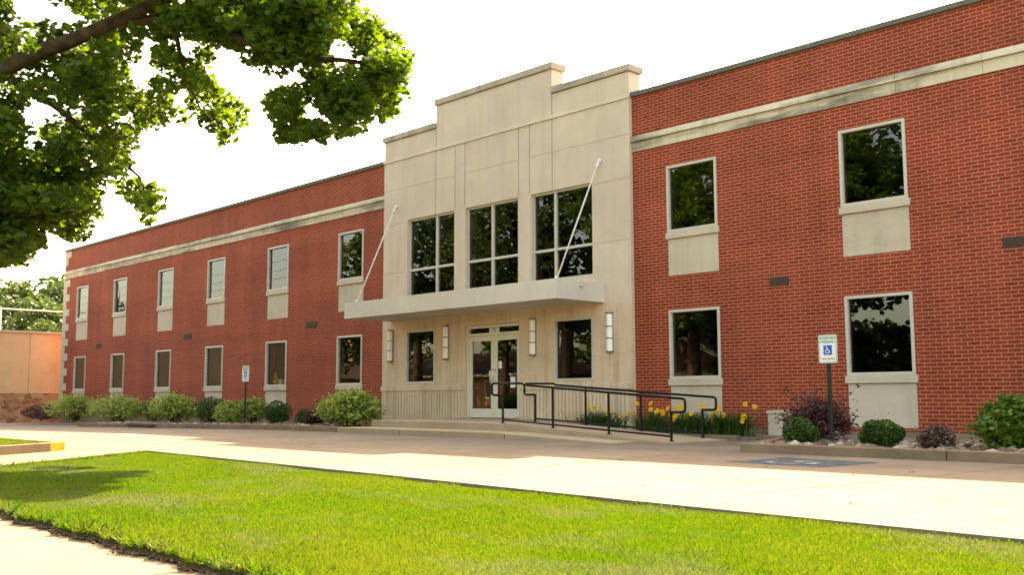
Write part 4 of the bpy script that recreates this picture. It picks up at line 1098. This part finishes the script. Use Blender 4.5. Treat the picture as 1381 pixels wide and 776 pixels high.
for i, q in enumerate(nodes):
    d = np.linalg.norm(todo-q, axis=1); m = d < dmin; dmin[m] = d[m]; near[m] = i
nodes = list(map(tuple, nodes)); left = np.ones(len(todo), bool)
for _ in range(len(todo)):          # twigs grow from the nearest wood that is already there
    i = int(np.argmin(np.where(left, dmin, 1e9))); left[i] = False
    p = Vector(todo[i]); q = Vector(nodes[near[i]]); L_ = (p-q).length
    mid = (p+q)/2+Vector((random.uniform(-.14, .14), random.uniform(-.14, .14), random.uniform(-.02, .14)))*min(1.5, L_)
    tk.tube(smooth_path([q, mid, p], 3), min(.03, .010+.008*L_), 5, .005, False)
    for c in (tuple(mid), tuple(p)):
        nodes.append(c); d = np.linalg.norm(todo-np.array(c), axis=1); m = left & (d < dmin); dmin[m] = d[m]; near[m] = len(nodes)-1
tk.build('trunk', M['bark'], maple, True)

# free-standing trees, built once per kind and copied with their parts
def make_tree(name, h, rx, rz0, label, cat, group, mat, leaf, nclump, per):
    t = thing(name, (0, 0, 0), label, cat, group)
    k = MB(); fk = (0, 0, h*.34)
    k.tube(smooth_path([(0, 0, -.5), (.05, 0, h*.12), (0, .05, h*.24), fk]), [h*.034]+[h*.024]*17+[h*.019], 10)
    cl = []; ends = []
    for i in range(9):
        a = i*2.4; rr = rx*random.uniform(.35, .7); e = (math.cos(a)*rr, math.sin(a)*rr, h*random.uniform(.55, .86)); ends.append(e)
        k.tube(smooth_path([fk, (e[0]*.4, e[1]*.4, fk[2]+(e[2]-fk[2])*.5), e]), h*.012, 7, h*.003)
    for i in range(nclump):
        d = rng.normal(size=3); d /= np.linalg.norm(d); r = rng.uniform(.5, 1.0)**.5
        w = 1+.22*math.sin(3*math.atan2(d[1], d[0])+i % 3)
        z = h*.64+d[2]*r*h*.36
        if z < rz0: continue
        cl.append((d[0]*rx*r*w, d[1]*rx*r*w, z, rng.uniform(.55, 1.15)*rx*.19))
    k.build('trunk', M['bark'], t, True)
    V, F = crown_mesh(cl, per, rx*.19, leaf, OVAL*np.array([1.5, 1.0]), .4)
    np_obj('crown', V, F, mat, t)
    return t
GB = 'trees behind the tan building'; GS = 'street trees across the road'
treeA = make_tree('broadleaf_tree', 12.5, 5.2, 2.5, 'broad green tree', 'tree', GB, M['far_leaf'], .34, 150, 90)
treeB = make_tree('broadleaf_tree', 15.5, 6.0, 4.6, 'tall tree', 'tree', GS, M['far_leaf'], .34, 170, 95)
def place(proto, first, x, y, z, s, rz, label, group):
    o = proto if first else copy_tree(proto)
    o.location = (x, y, z); o.scale = (s, s, s); o.rotation_euler.z = rz; tag(o, label, 'tree', group)
for i, (px_, dist_, top, lab) in enumerate(((-8, 92, 372, 'tree crown behind the tan building, cut by the picture edge'),
                                            (26, 100, 390, 'darkest tree behind the tan building, next to the edge tree'),
                                            (50, 80, 402, 'low round tree just behind the roof of the tan building'),
                                            (64, 112, 368, 'tall pale tree behind the low round one past the tan building'),
                                            (92, 96, 376, 'tree half hidden by the corner of the brick wing'))):
    d = ray(px_, 500); d = d/np.hypot(d[0], d[1]); x, y = CAM[0]+d[0]*dist_, CAM[1]+d[1]*dist_
    ztop = CAM[2]+dist_*(ray(px_, top)[2]/np.hypot(*ray(px_, top)[:2]))
    place(treeA, i == 0, x, y, -.7, (ztop+.7)/12.5*.98, i*1.3, lab, GB)
for i, (x, y, s, lab) in enumerate(((-27, -14.5, 1.05, 'tall street tree mirrored in the near wing upper window'), (-36, -15.5, .95, 'street tree mirrored in the near wing window by the stone front'),
                                    (-45, -14.2, 1.1, 'street tree whose forked trunk is mirrored in the big window beside the tie rod'), (-53, -16, 1.0, 'street tree mirrored in the middle big window'),
                                    (-61, -14.5, 1.05, 'street tree mirrored in the far big window'), (-70, -16, .8, 'street tree mirrored beside the canopy rod'),
                                    (-124, -20, .85, 'street tree mirrored in the farthest upper windows'), (-20, -25, 1.1, 'tall garden tree behind the mirrored houses, near end'),
                                    (-50, -36, 1.15, 'tall garden tree behind the mirrored houses, middle'))):
    place(treeB, i == 0, x, y, -.3, s, i*.9, lab, GS)

tl = []
for i in range(520):
    x = rng.uniform(-260, 60); hh = 7.5+3.0*math.sin(x*.13)+2.0*math.sin(x*.31+2)
    tl.append((x, -62+rng.uniform(-5, 5), rng.uniform(-.5, hh), rng.uniform(1.6, 2.6)))
V, F = crown_mesh(tl, 85, 2.0, .75, OVAL*np.array([1.5, 1.0]), .3)
tag(np_obj('treeline', V, F, M['far_leaf']), kind='stuff')
hg = []
for i in range(330):
    x = rng.uniform(-37, -14); hg.append((x, -19.5+rng.uniform(-.6, .6), rng.uniform(0, 4.6), rng.uniform(.7, 1.1)))
hd = thing('tall_hedge', (-26, -19.5, -.3), 'tall dark hedge across the street, mirrored in the near ground floor window', 'hedge')
V, F = crown_mesh(hg, 110, .9, .26, OVAL*np.array([1.5, 1.0]), .3)
np_obj('foliage', V, F, M['far_leaf'], hd)

ul = thing('power_line', (-100, -10.5, -.3), 'overhead power line on wooden poles across the street, mirrored in upper windows', 'power line')
for xp in (-150, -108, -66): MB().tube([(xp, -10.5, -.6), (xp, -10.5, 13.2)], .15, 8, .11).build('pole', M['bark'], ul, True)
for q, zw in enumerate((11.2, 11.9, 12.7)):
    MB().tube([(x, -10.4, zw-.5*math.sin(math.pi*((x+150) % 42)/42)) for x in np.linspace(-150, -66, 41)], .02, 5).build('wire', M['bronze'], ul)

# houses across the street, seen mirrored in the glass
def house(cx, cy, w, d, h, rh, wall_m, gable_front, label):
    t = thing('house', (cx, cy, -.25), label, 'house', 'houses across the street')
    z0, z1 = -.4, h
    MB().box(cx-w/2, cy-d/2, z0, cx+w/2, cy+d/2, z1).build('wall', wall_m, t)
    rf = MB(); e = .55
    if gable_front:
        rf.extrude_y([(cx-w/2-e, z1-.1), (cx+w/2+e, z1-.1), (cx, z1+rh)], cy-d/2-e, cy+d/2+e)
        tm = MB()
        for sg in (-1, 1):
            tm.hexa([(cx+sg*(w/2+e), cy+d/2+e+.003, z1-.3), (cx+sg*(w/2+e), cy+d/2+e+.06, z1-.3), (cx, cy+d/2+e+.06, z1+rh-.2), (cx, cy+d/2+e+.003, z1+rh-.2)],
                    [(cx+sg*(w/2+e), cy+d/2+e+.003, z1-.02), (cx+sg*(w/2+e), cy+d/2+e+.06, z1-.02), (cx, cy+d/2+e+.06, z1+rh+.08), (cx, cy+d/2+e+.003, z1+rh+.08)])
        tm.build('gable_trim', M['trimw'], t)
    else:
        k = len(rf.v)
        a = [(cx-w/2-e, cy-d/2-e, z1-.1), (cx+w/2+e, cy-d/2-e, z1-.1), (cx+w/2+e, cy+d/2+e, z1-.1), (cx-w/2-e, cy+d/2+e, z1-.1)]
        r0, r1 = (cx-w/2+1.5, cy, z1+rh), (cx+w/2-1.5, cy, z1+rh)
        rf.face(*a[::-1]); rf.face(a[0], a[1], r1, r0); rf.face(a[2], a[3], r0, r1); rf.face(a[1], a[2], r1); rf.face(a[3], a[0], r0)
        MB().box(cx-w/2-e, cy+d/2+e+.002, z1-.28, cx+w/2+e, cy+d/2+e+.08, z1-.08).build('eave_board', M['trimw'], t)
    rf.build('roof', M['roof_brown'], t)
    MB().box(cx+w*.2, cy-.4, z1+.2, cx+w*.2+.8, cy+.4, z1+rh+.9).build('chimney', M['house_brick'], t)
    for q in (-.3, .28):
        wf = MB().box(cx+q*w-.7, cy+d/2-.02, .7, cx+q*w+.7, cy+d/2+.05, 2.1).build('window', M['trimw'], t)
        MB().box(cx+q*w-.6, cy+d/2+.052, .8, cx+q*w+.6, cy+d/2+.06, 2.0).build('pane', M['dark_glass'], wf)
    dr = MB().box(cx-.5, cy+d/2-.02, -.2, cx+.5, cy+d/2+.06, 1.95).build('door', M['roof_brown'], t)
house(-40.5, -24, 11, 9, 2.6, 2.6, M['siding'], True, 'pale gabled bungalow with white rake boards across the street')
house(-64, -25, 17, 9, 2.7, 2.0, M['house_brick'], False, 'orange brick ranch house with a hipped brown roof across the street')
house(-86, -24, 12, 9, 2.7, 2.9, M['house_brick'], True, 'brick gabled house farthest along the other side of the street')

# ------------------------------------------------------------------ light
world = bpy.data.worlds.new('World'); scene.world = world; world.use_nodes = True
nt = world.node_tree; nt.nodes.clear()
wo = nt.nodes.new('ShaderNodeOutputWorld'); bg = nt.nodes.new('ShaderNodeBackground'); sky = nt.nodes.new('ShaderNodeTexSky')
sky.sky_type = 'NISHITA'; sky.sun_disc = False
sv = Vector(SUN).normalized()
sky.sun_elevation = math.asin(sv.z); sky.sun_rotation = math.atan2(sv.x, sv.y)
sky.air_density = 1.0; sky.dust_density = 3.5; sky.ozone_density = 1.0; sky.altitude = 100
nt.links.new(sky.outputs[0], bg.inputs[0]); bg.inputs[1].default_value = 0.15
nt.links.new(bg.outputs[0], wo.inputs[0])
ld = bpy.data.lights.new('sun', 'SUN'); ld.energy = 3.3; ld.angle = R(0.53); ld.color = (1.0, 0.93, 0.80)
lo_s = bpy.data.objects.new('sun', ld); col.objects.link(lo_s)
lo_s.rotation_euler = sv.to_track_quat('Z', 'Y').to_euler(); lo_s.location = (-30, 50, 50)

scene.view_settings.view_transform = 'Standard'
scene.view_settings.look = 'None'
scene.view_settings.exposure = 2.85
scene.view_settings.gamma = 1.0
scene.view_settings.use_curve_mapping = False
try:
    scene.view_settings.use_white_balance = True
    scene.view_settings.white_balance_temperature = 10500
    scene.view_settings.white_balance_tint = 10
except Exception:
    pass
scene.cycles.max_bounces = 8
scene.cycles.transparent_max_bounces = 12
scene.cycles.filter_width = 1.7
